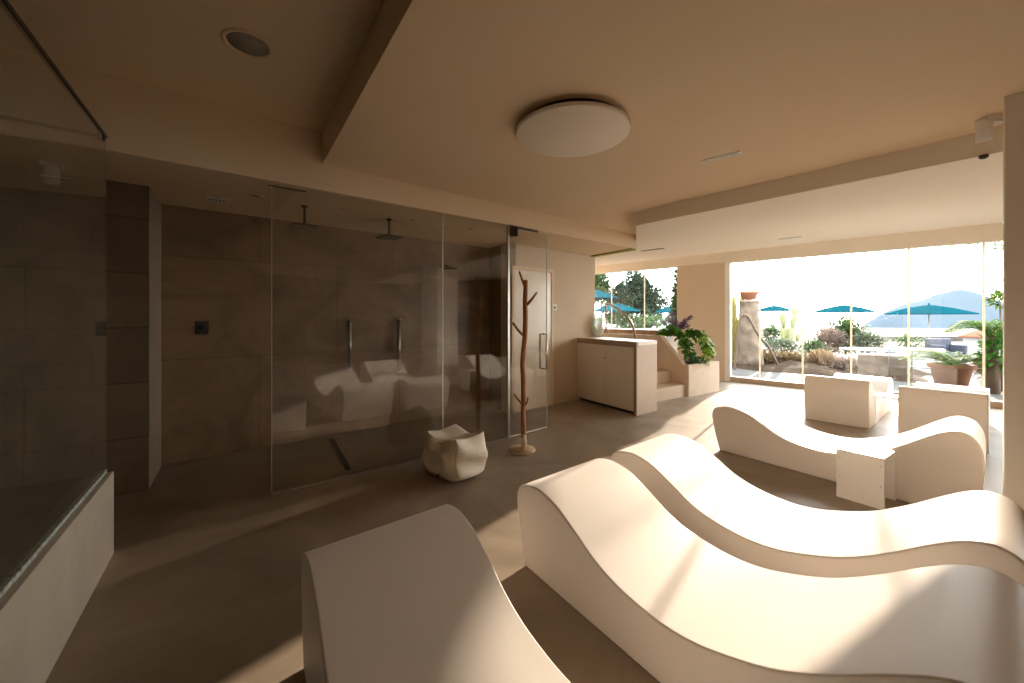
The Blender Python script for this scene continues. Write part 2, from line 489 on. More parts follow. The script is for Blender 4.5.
for sgn in (-1, 1):
    c = dp(LD - .06) + nd * (.055 * sgn + .005); r = dp(LD - .06) + nd * .005
    z0_, z1_ = .72, 1.135
    MB().tube([(r.x, r.y, z0_), (c.x, c.y, z0_), (c.x, c.y, z1_), (r.x, r.y, z1_)], .011, 10).build('bar_handle', M['chrome'], gd)

# doors / thermostat on the plaster wall
dw = v2(-A.y, A.x)
dn = -dw
d0 = W3S + A * .09; d1 = W3S + A * .80
dr = MB()
dr.prism(strip(d0 + dn * .012, d1 + dn * .012, .02), 0.005, 2.0)
do = dr.build('door_1', M['cab_white'], bevel=.003); struct(do)
fr = MB()
for p_, q_, za, zb in ((d0 - A * .05, d0, 0, 2.05), (d1, d1 + A * .05, 0, 2.05), (d0 - A * .05, d1 + A * .05, 2.0, 2.05)):
    fr.prism(strip(p_ + dn * .022, q_ + dn * .022, .03), za, zb)
struct(fr.build('trim_1', M['ceiling'], bevel=.003))
tp = v2((556 - 512) / F * 5.98, 5.98)
tt = (tp - W3S).dot(A); tq = W3S + A * tt
th = thing('thermostat', 'small white square thermostat on the plaster wall right of the glass door', 'thermostat', (tq.x, tq.y, 1.43))
MB().prism(strip(-A * .05 + dn * .014, A * .05 + dn * .014, .014), 0, .10).build('housing', M['white_plastic'], th, bevel=.004)
kn = MB().lathe([(0, 0), (.018, 0), (.018, .01), (0, .01)], (0, 0, 0), 16)
k = kn.build('dial', M['grey_plastic'], th); k.location = (dn.x * .013, dn.y * .013, .05)
k.rotation_euler = Vector((dn.x, dn.y, 0)).to_track_quat('Z', 'Y').to_euler()

# ------------------------------------------------------------------ shower fittings
def rain_head(px, pytop, label):
    Y = F * (2.36 - H) / (HY - pytop); X = (px - 512) / F * Y
    t = thing('rain_shower', label, 'shower head', (X, Y, 2.36), math.atan2(A.y, A.x), 'ceiling rain showers')
    MB().lathe([(0, 0), (.028, 0), (.028, -.012), (0, -.012)], seg=20).build('ceiling_flange', M['dark_metal'], t)
    MB().tube([(0, 0, -.01), (0, 0, -.17)], .010).build('arm', M['dark_metal'], t)
    MB().lathe([(0, -.15), (.02, -.155), (.045, -.178), (0, -.18)], seg=16).build('swivel', M['dark_metal'], t)
    MB().box(-.10, -.10, -.20, .10, .10, -.182).build('head_plate', M['dark_metal'], t, bevel=.004)
    return t


rain_head(304.5, 206, 'dark square rain shower head hanging from the shower ceiling, further left')
rain_head(389, 219, 'dark square rain shower head hanging from the shower ceiling, further right')


def wall_pt(px, z):                                   # point on the back wall under picture column px
    m = (px - 512) / F; d = (SB - C2).normalized()
    s = (m * C2.y - C2.x) / (d.x - m * d.y)
    q = C2 + d * s; return Vector((q.x, q.y, z))


wn = (SB - C2).normalized(); wn = Vector((wn.y, -wn.x, 0))   # out of the back wall into the room
for px, zt, zb, lb in ((348, 1.30, .72, 'chrome vertical shower rail on the back wall, left of the pair'),
                       (397, 1.31, .66, 'chrome vertical shower rail on the back wall, right of the pair')):
    q = wall_pt(px, 0)
    t = thing('shower_rail', lb, 'rail', (q.x, q.y, zb), 0, 'shower rails')
    h = zt - zb
    MB().tube([wn * .055, wn * .055 + Vector((0, 0, h))], .021, 12).build('bar', M['rail_metal'], t)
    for z in (.04, h - .04):
        MB().tube([Vector((0, 0, z)), wn * .055 + Vector((0, 0, z))], .012).build('bracket', M['chrome'], t)
    MB().lathe([(0, -.02), (.022, -.02), (.026, .012), (0, .02)], (wn.x * .07, wn.y * .07, h - .005), 16).build('hand_shower', M['chrome'], t)
q = wall_pt(440, 2.02)
t = thing('wall_shower', 'dark round shower head on a short arm high on back wall', 'shower head', q)
MB().tube([(0, 0, 0), wn * .16, wn * .26 + Vector((0, 0, -.03))], .013).build('arm', M['dark_metal'], t)
MB().lathe([(0, .0), (.04, 0), (.11, -.02), (.11, -.035), (0, -.035)], (wn.x * .28, wn.y * .28, -.03), 24).build('head', M['dark_metal'], t)
q = wall_pt(202, 1.24)
t = thing('shower_control', 'dark square shower control plate on the left of the back wall', 'shower control', q)
wd = Vector((-wn.y, wn.x, 0))
MB().prism([tuple((wn * a_ + wd * b_).xy) for a_, b_ in ((0, -.05), (.012, -.05), (.012, .05), (0, .05))], -.06, .06).build('plate', M['dark_metal'], t, bevel=.003)
kn = MB().lathe([(0, 0), (.026, 0), (.022, .035), (0, .035)], seg=20).build('knob', M['dark_metal'], t)
kn.location = wn * .012; kn.rotation_euler = wn.to_track_quat('Z', 'Y').to_euler()
# floor drain
da, db = v2(-2.0, 4.3), v2(-1.446, 3.42)
dm = (da + db) / 2; dd = (db - da).normalized(); L = (db - da).length
t = thing('floor_drain', 'long dark linear drain in the shower floor', 'drain', (dm.x, dm.y, 0.001))
MB().prism(strip(-dd * L / 2, dd * L / 2, .065), 0, .004).build('frame', M['trim_metal'], t)
gr = MB()
MB().prism([tuple(Vector(q_) + v2(-dd.y, dd.x) * .006) for q_ in strip(-dd * L / 2 + dd * .006, dd * L / 2 - dd * .006, .053)], .004, .006).build('grate', M['dark'], t)


# ------------------------------------------------------------------ ceiling things
def ceil_pt(px, py, z):
    Y = F * (z - H) / (HY - py); return Vector(((px - 512) / F * Y, Y, z))


q = ceil_pt(572, 130, 2.57)
t = thing('ceiling_lamp', 'large round white disc lamp hung just below the ceiling', 'ceiling lamp', (ceil_pt(572, 135, 2.50).x, ceil_pt(572, 135, 2.50).y, 2.57))
MB().lathe([(0, 0), (.30, 0), (.30, -.046), (0, -.046)], seg=48).build('mount', M['dark_metal'], t)
MB().lathe([(0, -.044), (.350, -.044), (.356, -.048), (.356, -.068), (.350, -.072), (0, -.072)], seg=72).build('diffuser', M['lamp_disc'], t)
q = ceil_pt(248, 43.5, 2.82)
t = thing('ceiling_speaker', 'round grey speaker grille set in the raised ceiling at left', 'speaker', q)
MB().lathe([(.095, 0), (.118, 0), (.118, -.006), (.112, -.010), (.098, -.008), (.095, 0)], seg=48).build('rim', M['ceiling'], t)
MB().lathe([(0, -.004), (.098, -.004), (.098, .0), (0, 0)], seg=40).build('grille', M['grey_plastic'], t)

an = math.atan2(A.y, A.x); bn = math.atan2(D.y, D.x)


def vent(px, py, z, L, Wd, rz, label, slots=6, frame='white_plastic', zoff=0):
    q = ceil_pt(px, py, z)
    t = thing('ceiling_vent', label, 'vent', q, rz)
    f = MB(); b = .012
    for x0, y0, x1, y1 in ((-L / 2, -Wd / 2, L / 2, -Wd / 2 + b), (-L / 2, Wd / 2 - b, L / 2, Wd / 2), (-L / 2, -Wd / 2 + b, -L / 2 + b, Wd / 2 - b), (L / 2 - b, -Wd / 2 + b, L / 2, Wd / 2 - b)):
        f.box(x0, y0, -.008, x1, y1, 0)
    f.build('frame', M[frame], t)
    MB().box(-L / 2 + b, -Wd / 2 + b, -.002, L / 2 - b, Wd / 2 - b, 0).build('backing', M['grey_plastic'], t)
    s = MB(); n = slots
    for i in range(n):
        x = -L / 2 + b + (L - 2 * b) * (i + .5) / n
        s.box(x - .004, -Wd / 2 + b, -.007, x + .004, Wd / 2 - b, -.002)
    s.build('slats', M[frame], t)
    return t


vent(721, 156.5, 2.57, .27, .05, bn + .25, 'slim white slot vent in the main ceiling right of the disc lamp', 12)
vent(218, 200, 2.36, .16, .13, an, 'square vent in the shower ceiling left of the shower heads', 5, 'white_plastic')
vent(68, 180, 2.36, .16, .14, an, 'square vent in dark ceiling behind the green glass', 5, 'white_plastic')
w_ = ceil_pt(790, 238.5, 2.57)
vent(790, 238, zc(w_.xy), .32, .07, math.atan2(WD.y, WD.x), 'white slot vent in the pale ceiling near the large window', 12)
w_ = ceil_pt(652, 249.5, 2.55)
vent(652, 249.5, zc(w_.xy), .42, .10, math.atan2(WD.y, WD.x), 'grey slot vent in the pale ceiling above the small window', 10, 'grey_plastic')
q = ceil_pt(288, 187.5, 2.36)
t = tag(MB().prism(strip(A * -.13 + nrm * .015, A * .13 + nrm * .015, .02), -.004, 0).build('slot_diffuser', M['dark']), 'short dark slot in the shower ceiling beside the beam edge', 'vent')
t.location = q


def downlight(px, py, z, r, label, lens, name='downlight'):
    t = thing(name, label, 'downlight', ceil_pt(px, py, z))
    MB().lathe([(r * .6, 0), (r, 0), (r, -.005), (r * .7, -.008), (r * .6, 0)], seg=24).build('rim', M['ceiling'], t)
    MB().lathe([(0, -.003), (r * .68, -.003), (r * .68, 0), (0, 0)], seg=20).build('lens', lens, t)


downlight(256, 195.5, 2.36, .055, 'red-lensed spot in the shower ceiling beside the square vent', M['red_plastic'])
downlight(343, 208.5, 2.36, .045, 'red-lensed spot in the shower ceiling between the two rain showers', M['red_plastic'])
downlight(413, 220, 2.36, .035, 'small dark spot in the shower ceiling just right of the right rain shower', M['dark'])
downlight(439, 224, 2.36, .07, 'pale round spot in the shower ceiling, largest of the row', M['lamp_disc'])
downlight(470.5, 229, 2.36, .035, 'small dark spot in the shower ceiling at the right end of row', M['dark'])
# spotlights
t = thing('ceiling_spotlight', 'white cylinder spotlight on the ceiling beside the right pillar', 'spotlight', ceil_pt(990, 118, 2.57))
MB().box(-.055, -.035, -.035, .075, .035, 0).build('base', M['white_plastic'], t, bevel=.004)
MB().lathe([(0, -.02), (.034, -.02), (.036, -.025), (.036, -.135), (.030, -.135), (.028, -.12), (0, -.12)], (-.035, 0, 0), 24).build('lamp_head', M['white_plastic'], t)
t = thing('ceiling_spotlight', 'white spotlight on dark ceiling behind the green glass at left', 'spotlight', ceil_pt(52, 163, 2.36), an)
MB().box(-.05, -.03, -.03, .05, .03, 0).build('base', M['white_plastic'], t, bevel=.004)
MB().lathe([(0, 0), (.034, 0), (.036, -.005), (.036, -.11), (.030, -.11), (.028, -.10), (0, -.10)], (0.0, 0, -.025), 24).build('lamp_head', M['white_plastic'], t)
q = ceil_pt(983.6, 153.5, 2.40)
t = tag(MB().lathe([(0, 0), (.022, 0), (.024, -.015), (.012, -.025), (0, -.026)], seg=20).build('smoke_detector', M['dark_metal']), 'small dark sensor knob under the edge of the pale window ceiling', 'sensor')
t.location = (q.x + .06, q.y + .05, zc((q.x + .06, q.y + .05)))
# olive strip under the soffit end
struct(MB().prism(strip(P(1.86), W3E + v2(.0, -.03), .10), 2.335, 2.362).build('trim_2', M['olive']))

# ------------------------------------------------------------------ wave chaises
prof = [(0, 0), (-.032, .10), (-.064, .24), (-.078, .34), (-.056, .408), (.02, .442), (.12, .452), (.25, .424), (.38, .357), (.5, .289),
        (.63, .245), (.8, .224), (.95, .236), (1.1, .282), (1.22, .335), (1.34, .412), (1.46, .502), (1.54, .553), (1.61, .572), (1.67, .548),
        (1.708, .48), (1.72, .38), (1.712, .22), (1.69, 0)]
sp = [(p.x, max(0, p.y)) for p in spline(prof, 6)]
CW = .64
cu = []


def make_chaise(skew):
    """skew: how far the right side sits behind the left one along the lounger"""
    ch = thing('wave_chaise', 'x', 'lounger', (0, 0, 0), 0, 'white wave loungers')
    mb = MB(); n = len(sp)
    vs = [(s, 0, z) for s, z in sp] + [(s - skew, CW, z) for s, z in sp]
    mb.add(vs, [[i, i + 1, n + i + 1, n + i] for i in range(n - 1)], 0, True)
    mb.add(vs, [list(range(n - 1, -1, -1)), list(range(n, 2 * n)), [n - 1, 0, n, 2 * n - 1]], 0, False)
    ob = mb.build('body', M['vinyl'], ch)
    bmx = bmesh.new(); bmx.from_mesh(ob.data); bmesh.ops.remove_doubles(bmx, verts=bmx.verts, dist=1e-5)
    bmesh.ops.recalc_face_normals(bmx, faces=bmx.faces); bmx.to_mesh(ob.data); bmx.free()
    for p in ob.data.polygons: p.use_smooth = True
    bv = ob.modifiers.new('bevel', 'BEVEL'); bv.width = .022; bv.segments = 4; bv.limit_method = 'ANGLE'; bv.angle_limit = math.radians(50)
    wnm = ob.modifiers.new('wn', 'WEIGHTED_NORMAL'); wnm.keep_sharp = True
    for y, off in ((.0075, 0), (CW - .0075, -skew)):
        ctr = []
        for i, (s, z) in enumerate(sp):           # the piping sits on the rounded edge
            a_ = sp[max(i - 1, 0)]; b_ = sp[min(i + 1, n - 1)]
            tx, tz = b_[0] - a_[0], b_[1] - a_[1]; l_ = math.hypot(tx, tz)
            nx, nz = tz / l_, -tx / l_
            ctr.append((s + off + nx * .0055, y, max(.004, z + nz * .0055)))
        MB().tube(ctr, .0055, 8).build('piping', M['seam'], ch)
    return ch


chaise = make_chaise(.052)
ch_rot = math.atan2(-.8227, .5685)
spots = [
    ((-.80, 1.514, 0), ch_rot, 'white wave lounger in shade in the left foreground, nearest the low wall'),
    ((.070, 2.133, 0), ch_rot, 'white wave lounger in front, largest of the sunlit ones, beside the shaded lounger'),
    ((.722, 2.665, 0), ch_rot, 'white wave lounger just behind the large front one, second sunlit of the row'),
    ((2.0915, 3.979, 0), ch_rot, 'white wave lounger with the small white side table against its near side'),
    ((5.158, 6.27, 0), math.atan2(-.634, -.774), 'white lounger turned end-on to the room, standing left before the large window'),
    ((5.578, 5.44, 0), math.atan2(-.634, -.774), 'white lounger turned end-on to the room, partly behind right pillar'),
]
for i, (l_, r_, lb) in enumerate(spots):
    if i == 0:
        chaise.location = l_; chaise.rotation_euler = (0, 0, r_); chaise['label'] = lb
    elif i == 4:                                  # the pair set end-on
        end_on = make_chaise(0)
        end_on.location = l_; end_on.rotation_euler = (0, 0, r_); end_on['label'] = lb
    elif i == 5:
        dup(end_on, l_, r_, lb)
    else:
        dup(chaise, l_, r_, lb)

# small white side tables: a top on two side panels
tb = thing('side_table', 'small white side table with screwed panel, leaning close to a wave lounger', 'table', (2.43, 2.96, 0), math.atan2(-.225, .15), 'white side tables')
tb.rotation_euler = (0, 0, math.atan2(-.83, .56))
TW, TD, TH = .27, .28, .36
MB().box(0, 0, 0, TW, .018, TH - .018).build('side_panel', M['acrylic'], tb, bevel=.002)
MB().box(0, TD - .018, 0, TW, TD, TH - .018).build('side_panel', M['acrylic'], tb, bevel=.002)
MB().box(0, 0, TH - .018, TW, TD, TH).build('top', M['acrylic'], tb, bevel=.002)
for x, z in ((.02, .16), (TW - .02, .16), (.02, .30), (TW - .02, .30)):
    s_ = MB().lathe([(0, 0), (.004, 0), (.003, .002), (0, .002)], seg=10).build('screw', M['chrome'], tb)
    s_.location = (x, 0, z); s_.rotation_euler = (math.radians(90), 0, 0)
dup(tb, (4.70, 4.725, 0), math.atan2(.634, .774), 'small white side table between the two end-on loungers')
tb['label'] = 'small white side table with screws, against the near side of a wave lounger'

# ------------------------------------------------------------------ pouf
pf = thing('pouf', 'cream canvas cube pouf with a sagging top on the floor by coat rack', 'pouf', (-.495, 3.41, 0), 0)
pf.scale = (1.08, 1.08, 1.03)
bm = bmesh.new(); N = 14
fx, fy = .225, .20
vd = {}


def pouf_v(u, v, w):
    k = (round(u, 4), round(v, 4), round(w, 4))
    if k in vd: return vd[k]
    p = Vector((u, v, w))
    # soft cube
    e = 5.0
    l_ = (abs(u) ** e + abs(v) ** e + abs(w) ** e) ** (1 / e)
    q_ = p / max(l_, 1e-6) * (max(abs(u), abs(v), abs(w)))
    x, y, z = q_.x, q_.y, q_.z
    taper = 1.0 - .07 * (z + 1) / 2
    bulge = 1 + .06 * (1 - z * z) * (1 - (min(abs(u), abs(v))) ** 2)
    x *= fx * taper * bulge; y *= fy * taper * bulge
    zz = (z + 1) * .17
    if w > .2:
        c = max(0, (w - .2) / .8)
        corner = (abs(u) * abs(v)) ** 1.5
        zz += c * (.045 * corner - .055 * (1 - abs(u)) ** .7 * (1 - .5 * abs(v)))
        # fold running over the front edge
        zz -= c * .05 * math.exp(-((u + .15) ** 2) / .06) * max(0, -v)
        y += c * .05 * math.exp(-((u + .05) ** 2) / .22) * max(0, -v - .2)
        x -= c * .03 * math.exp(-((v) ** 2) / .2) * max(0, u - .2)
    if v < -.98:
        rr = math.hypot((u + .05) / .8, (w + .1) / .7)
        y -= .028 * math.exp(-((rr - .75) ** 2) / .03) - .012
    if u > .98:
        x += .018 * math.sin(w * 5 + v * 2)
    if u < -.98:
        x += .015 * math.sin(w * 4 - v * 3)
    vd[k] = bm.verts.new((x, y, max(0.002, zz)))
    return vd[k]


rng = [-1 + 2 * i / N for i in range(N + 1)]
for ax in range(3):
    for sgn in (-1, 1):
        for i in range(N):
            for j in range(N):
                c = []
                for a_, b_ in ((i, j), (i + 1, j), (i + 1, j + 1), (i, j + 1)):
                    t_ = [0, 0, 0]; t_[ax] = sgn; t_[(ax + 1) % 3] = rng[a_]; t_[(ax + 2) % 3] = rng[b_]
                    c.append(pouf_v(*t_))
                if sgn < 0: c.reverse()
                try: bm.faces.new(c)
                except ValueError: pass
me = bpy.data.meshes.new('cover'); bm.to_mesh(me); bm.free()
me.materials.append(M['canvas'])
for p in me.polygons: p.use_smooth = True
po_ = bpy.data.objects.new('cover', me); C.objects.link(po_); po_.parent = pf
ss = po_.modifiers.new('s', 'SUBSURF'); ss.levels = 1; ss.render_levels = 2
pf.rotation_euler = (0, 0, math.radians(-41))
tg = MB().box(-.014, -.004, -.012, .014, .002, .012).build('leather_tag', M['tag_leather'], pf, bevel=.002)
tg.location = (.055, -fy - .010, .055)

# ------------------------------------------------------------------ coat rack
cx, cy = .098, 3.95
rk = thing('coat_rack', 'tree-branch coat rack with pale foot standing in front of the shower glass', 'coat rack', (cx, cy, 0))


def rz_(py, Y=cy): return H - (py - HY) * Y / F


def rx_(px, Y=cy): return (px - 512) / F * Y - cx


MB().lathe([(0, 0), (.128, 0), (.135, .006), (.135, .020), (.128, .027), (0, .027)], seg=48).build('base', M['wood_base'], rk)
trunk = [(rx_(524.0), 0, .027), (rx_(524), 0, .10), (rx_(523.3), .0, .17)]
MB().tube(trunk, [.030, .027, .026], 14).build('lower_trunk', M['wood_pale'], rk)
tk = [(523.4, 437), (523, 420), (523.6, 400), (523.6, 380), (522.6, 365), (523.6, 350), (525.2, 335), (525.6, 318), (525.2, 300), (525.8, 288), (525.6, 280)]
MB().tube([(rx_(a_), .006 * math.sin(i), rz_(b_)) for i, (a_, b_) in enumerate(tk)], [.027, .026, .025, .026, .025, .026, .026, .025, .024, .023, .022], 12).build('upper_trunk', M['wood_stem'], rk)
for pts, rr in (([(524.5, 286), (521.5, 278), (519.3, 271.5)], .013), ([(527, 305), (532, 299), (537, 292.5)], .014),
                ([(524.5, 337), (518, 330), (513, 322.5)], .014), ([(523, 405), (518, 399), (514, 393.5)], .012), ([(524, 407), (527, 402), (528, 397)], .010)):
    MB().tube([(rx_(a_), -.01 * i, rz_(b_)) for i, (a_, b_) in enumerate(pts)], [rr, rr * .9, rr * .75], 10).build('branch', M['wood_stem'], rk)

# ------------------------------------------------------------------ bar counter
F0, F1 = v2(1.026, 6.43), v2(1.684, 5.33)
bd = (F0 - F1).normalized()                 # along the front, away from us
ad = v2(.776, .63)                          # across
Lc, Dc, Hc = (F0 - F1).length - .0, .50, 1.0
bc = thing('bar_counter', 'cream two-door bar counter with taupe frame below the small window', 'counter', (F1.x, F1.y, 0))


def bq(l, w): v = bd * l + ad * w; return (v.x, v.y)


def bbox(l0, l1, w0, w1, z0, z1): return MB().prism([bq(l0, w0), bq(l1, w0), bq(l1, w1), bq(l0, w1)], z0, z1)


bbox(0, .05, 0, Dc, 0, Hc - .05).build('end_panel', [M['cab_side']], bc, bevel=.003)
bbox(-.002, .05, -.008, .0, 0, Hc - .075).build('front_stile', M['cab_frame'], bc)
bbox(.05, Lc, .015, Dc, .04, Hc - .05).build('carcass', M['cab_frame'], bc)
bbox(.05, Lc, .06, Dc - .05, 0, .04).build('plinth', M['dark'], bc)
bbox(-.002, Lc, -.008, .03, Hc - .075, Hc).build('top_frame', M['cab_frame'], bc)
bbox(.0, Lc, .03, Dc, Hc - .05, Hc).build('worktop', M['worktop'], bc)
mid = .62
for l0, l1, kx in ((.055, mid - .002, mid - .06), (mid + .002, Lc - .005, None)):
    d_ = bbox(l0, l1, -.001, .015, .045, Hc - .08).build('door', M['cab_white'], bc, bevel=.002)
    if kx:
        kb = MB().lathe([(0, 0), (.012, 0), (.010, .015), (0, .016)], seg=16).build('lock', M['chrome'], d_)
        v = bd * (kx + .03); kb.location = (v.x - ad.x * .001, v.y - ad.y * .001, .735)
        kb.rotation_euler = Vector((-ad.x, -ad.y, 0)).to_track_quat('Z', 'Y').to_euler()
# things on the counter
jr = thing('glass_jar', 'tall rounded clear glass jar on the far end of the bar counter', 'jar', (1.425, 6.57, Hc))
MB().lathe([(0, .004), (.055, .004), (.085, .05), (.10, .14), (.098, .22), (.075, .30), (.05, .33), (.05, .36), (.062, .375), (.058, .375), (.046, .36), (.046, .33), (.070, .298), (.093, .22), (.095, .14), (.08, .052), (.05, .012), (0, .012)], seg=32).build('bowl', M['jar'], jr)
MB().lathe([(0, 0), (.056, 0), (.056, .006), (0, .006)], seg=24).build('foot', M['dark_metal'], jr)

# ------------------------------------------------------------------ landing, steps and planter
S0 = v2(2.28, 6.13)                          # front left foot of the steps
ax = v2(1.45, .98).normalized(); bx = v2(-.56, .83).normalized()


def sq(a_, b_): v = S0 + ax * a_ + bx * b_; return (v.x, v.y)


def sbox(a0, a1, b0, b1, z0, z1): return MB().prism([sq(a0, b0), sq(a1, b0), sq(a1, b1), sq(a0, b1)], z0, z1)


st = MB()
for i in range(4):
    o_ = .29 * i
    st.prism([sq(-.02, .06 + o_), sq(.80, .06 + o_), sq(.80, 1.5), sq(-.02, 1.5)], .2 * i, .2 * (i + 1))
s_o = st.build('stairs', M['step']); tag(s_o, 'beige plaster steps rising between bar counter and planter', 'stairs')
nos = MB()
struct(MB().prism([sq(-1.0, 1.18), sq(.80, 1.18), sq(.80, 2.6), sq(-1.0, 2.6)], 0, .80).build('floor_landing', M['step']))
struct(MB().prism(strip(W(SX0 + .02) - WN * .30, W(SX1) - WN * .30, .29), .80, 1.03).build('trim_3', M['ledge_wood']))
pl = thing('planter', 'stepped beige masonry planter wall right of the steps', 'planter', (S0.x, S0.y, 0))
pofs = -S0


def pq(a_, b_): v = ax * a_ + bx * b_; return (v.x, v.y)


PA0, PA1 = .80, 1.75
# side wall with a sloping top
w = MB(); prf = [(0, 0), (0, .53), (.10, .53), (.55, 1.0), (1.9, 1.0), (1.9, 0)]
n_ = len(prf)
vs = [(*pq(PA0, b_), z) for b_, z in prf] + [(*pq(PA0 + .09, b_), z) for b_, z in prf]
w.add(vs, [list(range(n_)), list(range(2 * n_ - 1, n_ - 1, -1))] + [[(i + 1) % n_, i, n_ + i, n_ + (i + 1) % n_] for i in range(n_)])
so = w.build('side_wall', M['step'], pl)
bmx = bmesh.new(); bmx.from_mesh(so.data); bmesh.ops.recalc_face_normals(bmx, faces=bmx.faces); bmx.to_mesh(so.data); bmx.free()
MB().prism([pq(PA0 + .09, 0), pq(PA1, 0), pq(PA1, .08), pq(PA0 + .09, .08)], 0, .53).build('front_wall', M['step'], pl)
MB().prism([pq(PA1 - .08, .08), pq(PA1, .08), pq(PA1, .6), pq(PA1 - .08, .6)], 0, .53).build('end_wall', M['step'], pl)
MB().prism([pq(PA0 + .09, .08), pq(PA1 - .08, .08), pq(PA1 - .08, .60), pq(PA0 + .09, .60)], .0, .48).build('soil', M['soil'], pl)
MB().prism([pq(PA0 + .09, .60), pq(PA0 + .62, .60), pq(PA0 + .62, 1.5), pq(PA0 + .09, 1.5)], 0, .96).build('upper_tier', M['step'], pl)


def clump(mb, c, rx, ry, rz, n, L, wd, up=.3, droop=.2, shell=.5, rnd=random):
    for _ in range(n):
        d = Vector((rnd.gauss(0, 1), rnd.gauss(0, 1), rnd.gauss(0, 1)))
        if d.length < .01: continue
        d.normalize(); k_ = shell + (1 - shell) * rnd.random()
        p = Vector((c[0] + d.x * rx * k_, c[1] + d.y * ry * k_, max(.0, c[2] + d.z * rz * k_)))
        dd_ = Vector((d.x, d.y, d.z * .6 + up)) + Vector((rnd.uniform(-.6, .6), rnd.uniform(-.6, .6), rnd.uniform(-.4, .4)))
        mb.leaf(p, dd_, L * rnd.uniform(.7, 1.3), wd * rnd.uniform(.7, 1.3), droop)
    return mb


def plantpt(px, py, Y): return Vector(((px - 512) / F * Y, Y, H - (py - HY) * Y / F))


# trailing green vine: stems with leaves falling over the planter
base = plantpt(668, 334, 7.25)
vn = thing('trailing_vine', 'leafy green vine spilling over the sloping planter wall', 'plant', (base.x, base.y, 1.0))
lf = MB(); sm = MB()
paths = [[(664, 333), (672, 329), (680, 333), (684, 343), (686, 350), (690, 356)], [(686, 334), (694, 332), (702, 338), (707, 346), (709, 356)],
         [(690, 334), (700, 336), (706, 343), (708, 350)], [(660, 334), (668, 331), (677, 332)], [(676, 332), (683, 338), (688, 347), (692, 358), (697, 361)]]
for ip, pth in enumerate(paths):
    Yv = 7.15 if ip in (0, 3, 4) else 7.05
    pts = []
    for j, (a_, b_) in enumerate(pth):
        pts.append(plantpt(a_, b_, Yv - .06 * j) - base - Vector((0, 0, 1.0 - base.z)))
    pts = spline(pts, 5)
    sm.tube(pts, .006, 5)
    for q_ in pts:
        for _ in range(7):
            lf.leaf(q_ + Vector((random.uniform(-.05, .05), random.uniform(-.05, .05), random.uniform(-.03, .06))),
                    (random.uniform(-1, 1), random.uniform(-1.2, .5), random.uniform(-.5, .6)), random.uniform(.07, .13), random.uniform(.05, .085), .35)
lf.build('foliage', M['leaf'], vn); sm.build('stem', M['stem'], vn)
l2 = MB()
for (a_, b_) in ((705, 340), (708, 347), (708, 352), (702, 336), (706, 356)):
    q_ = plantpt(a_, b_, 6.72) - base - Vector((0, 0, 1.0 - base.z))
    for _ in range(10):
        l2.leaf(q_ + Vector((random.uniform(-.05, .05), random.uniform(-.04, .04), random.uniform(-.05, .05))), (random.uniform(-1, 1), random.uniform(-1, .3), random.uniform(-.6, .4)), .11, .07, .3)
l2.build('young_leaves', M['leaf_lime'], vn)
base = plantpt(676, 333, 7.5)
fp = thing('purple_flower', 'purple leggy flowering plant on the upper planter tier', 'plant', (base.x, base.y, .97))
sm = MB(); lf = MB()
for a_, b_ in ((668, 318), (672, 314), (676, 322), (681, 326), (686, 321), (691, 318), (664, 324), (688, 326)):
    tip = plantpt(a_, b_, 7.45) - Vector((base.x, base.y, .97))
    pts = spline([Vector((random.uniform(-.06, .06), random.uniform(-.05, .05), -.02)), tip * .5 + Vector((random.uniform(-.04, .04), 0, .06)), tip], 4)
    sm.tube(pts, .005, 5)
    for q_ in pts[3:]:
        for _ in range(6):
            lf.leaf(q_ + Vector((random.uniform(-.03, .03), random.uniform(-.03, .03), random.uniform(-.03, .03))), (random.uniform(-1, 1), random.uniform(-1, 1), random.uniform(-.2, .9)), .085, .05, .2)
sm.build('stem', M['stem'], fp); lf.build('foliage', M['leaf_purple'], fp)
base = plantpt(696, 362, 6.95)
bp = tag(clump(MB(), (0, 0, .05), .22, .10, .07, 130, .09, .05).build('ground_plant', M['leaf_mid']), 'low green plant in the lower planter trough', 'plant')
bp.location = (base.x, base.y, .48)
yf = thing('yellow_flower', 'small yellow flowering plant on the window ledge beside the jar', 'plant', (W(2.34).x - WN.x * .15, W(2.34).y - WN.y * .15, 1.03))
MB().lathe([(0, 0), (.05, 0), (.065, .09), (.058, .09), (0, .08)], seg=20).build('flower_pot', M['terracotta'], yf)
clump(MB(), (0, 0, .17), .10, .10, .09, 70, .09, .035).build('foliage', M['leaf_lime'], yf)
clump(MB(), (0, 0, .22), .09, .09, .07, 40, .05, .04).build('petals', M['leaf_yellow'], yf)
hr = thing('handrail', 'brown-grey metal handrail slanting up behind the bar counter', 'handrail', (2.2, 7.0, .80))
ht = [plantpt(636, 341, 7.0), plantpt(633, 327, 7.1), plantpt(627, 317, 7.3), plantpt(618, 309, 7.6), plantpt(611, 304.5, 7.9), plantpt(606, 303.5, 8.15)]
hb = Vector((2.2, 7.0, .8)); pts = spline([p - hb for p in ht], 6)
pts[0].z = .0
MB().tube([Vector((pts[0].x, pts[0].y, 0))] + pts[1:], .022, 10).build('rail', M['handrail'], hr)
e_ = pts[-1]; MB().tube([e_, Vector((e_.x, e_.y, 0))], .018, 10).build('post', M['handrail'], hr)
MB().lathe([(0, 0), (.05, 0), (.05, .012), (0, .012)], (pts[0].x, pts[0].y, 0), 20).build('foot_plate', M['handrail'], hr)

# ------------------------------------------------------------------ windows
def wx_at(px):
    m = (px - 512) / F
    s = (m * WO.y - WO.x) / (WD.x - m * WD.y); return (WO + WD * s)


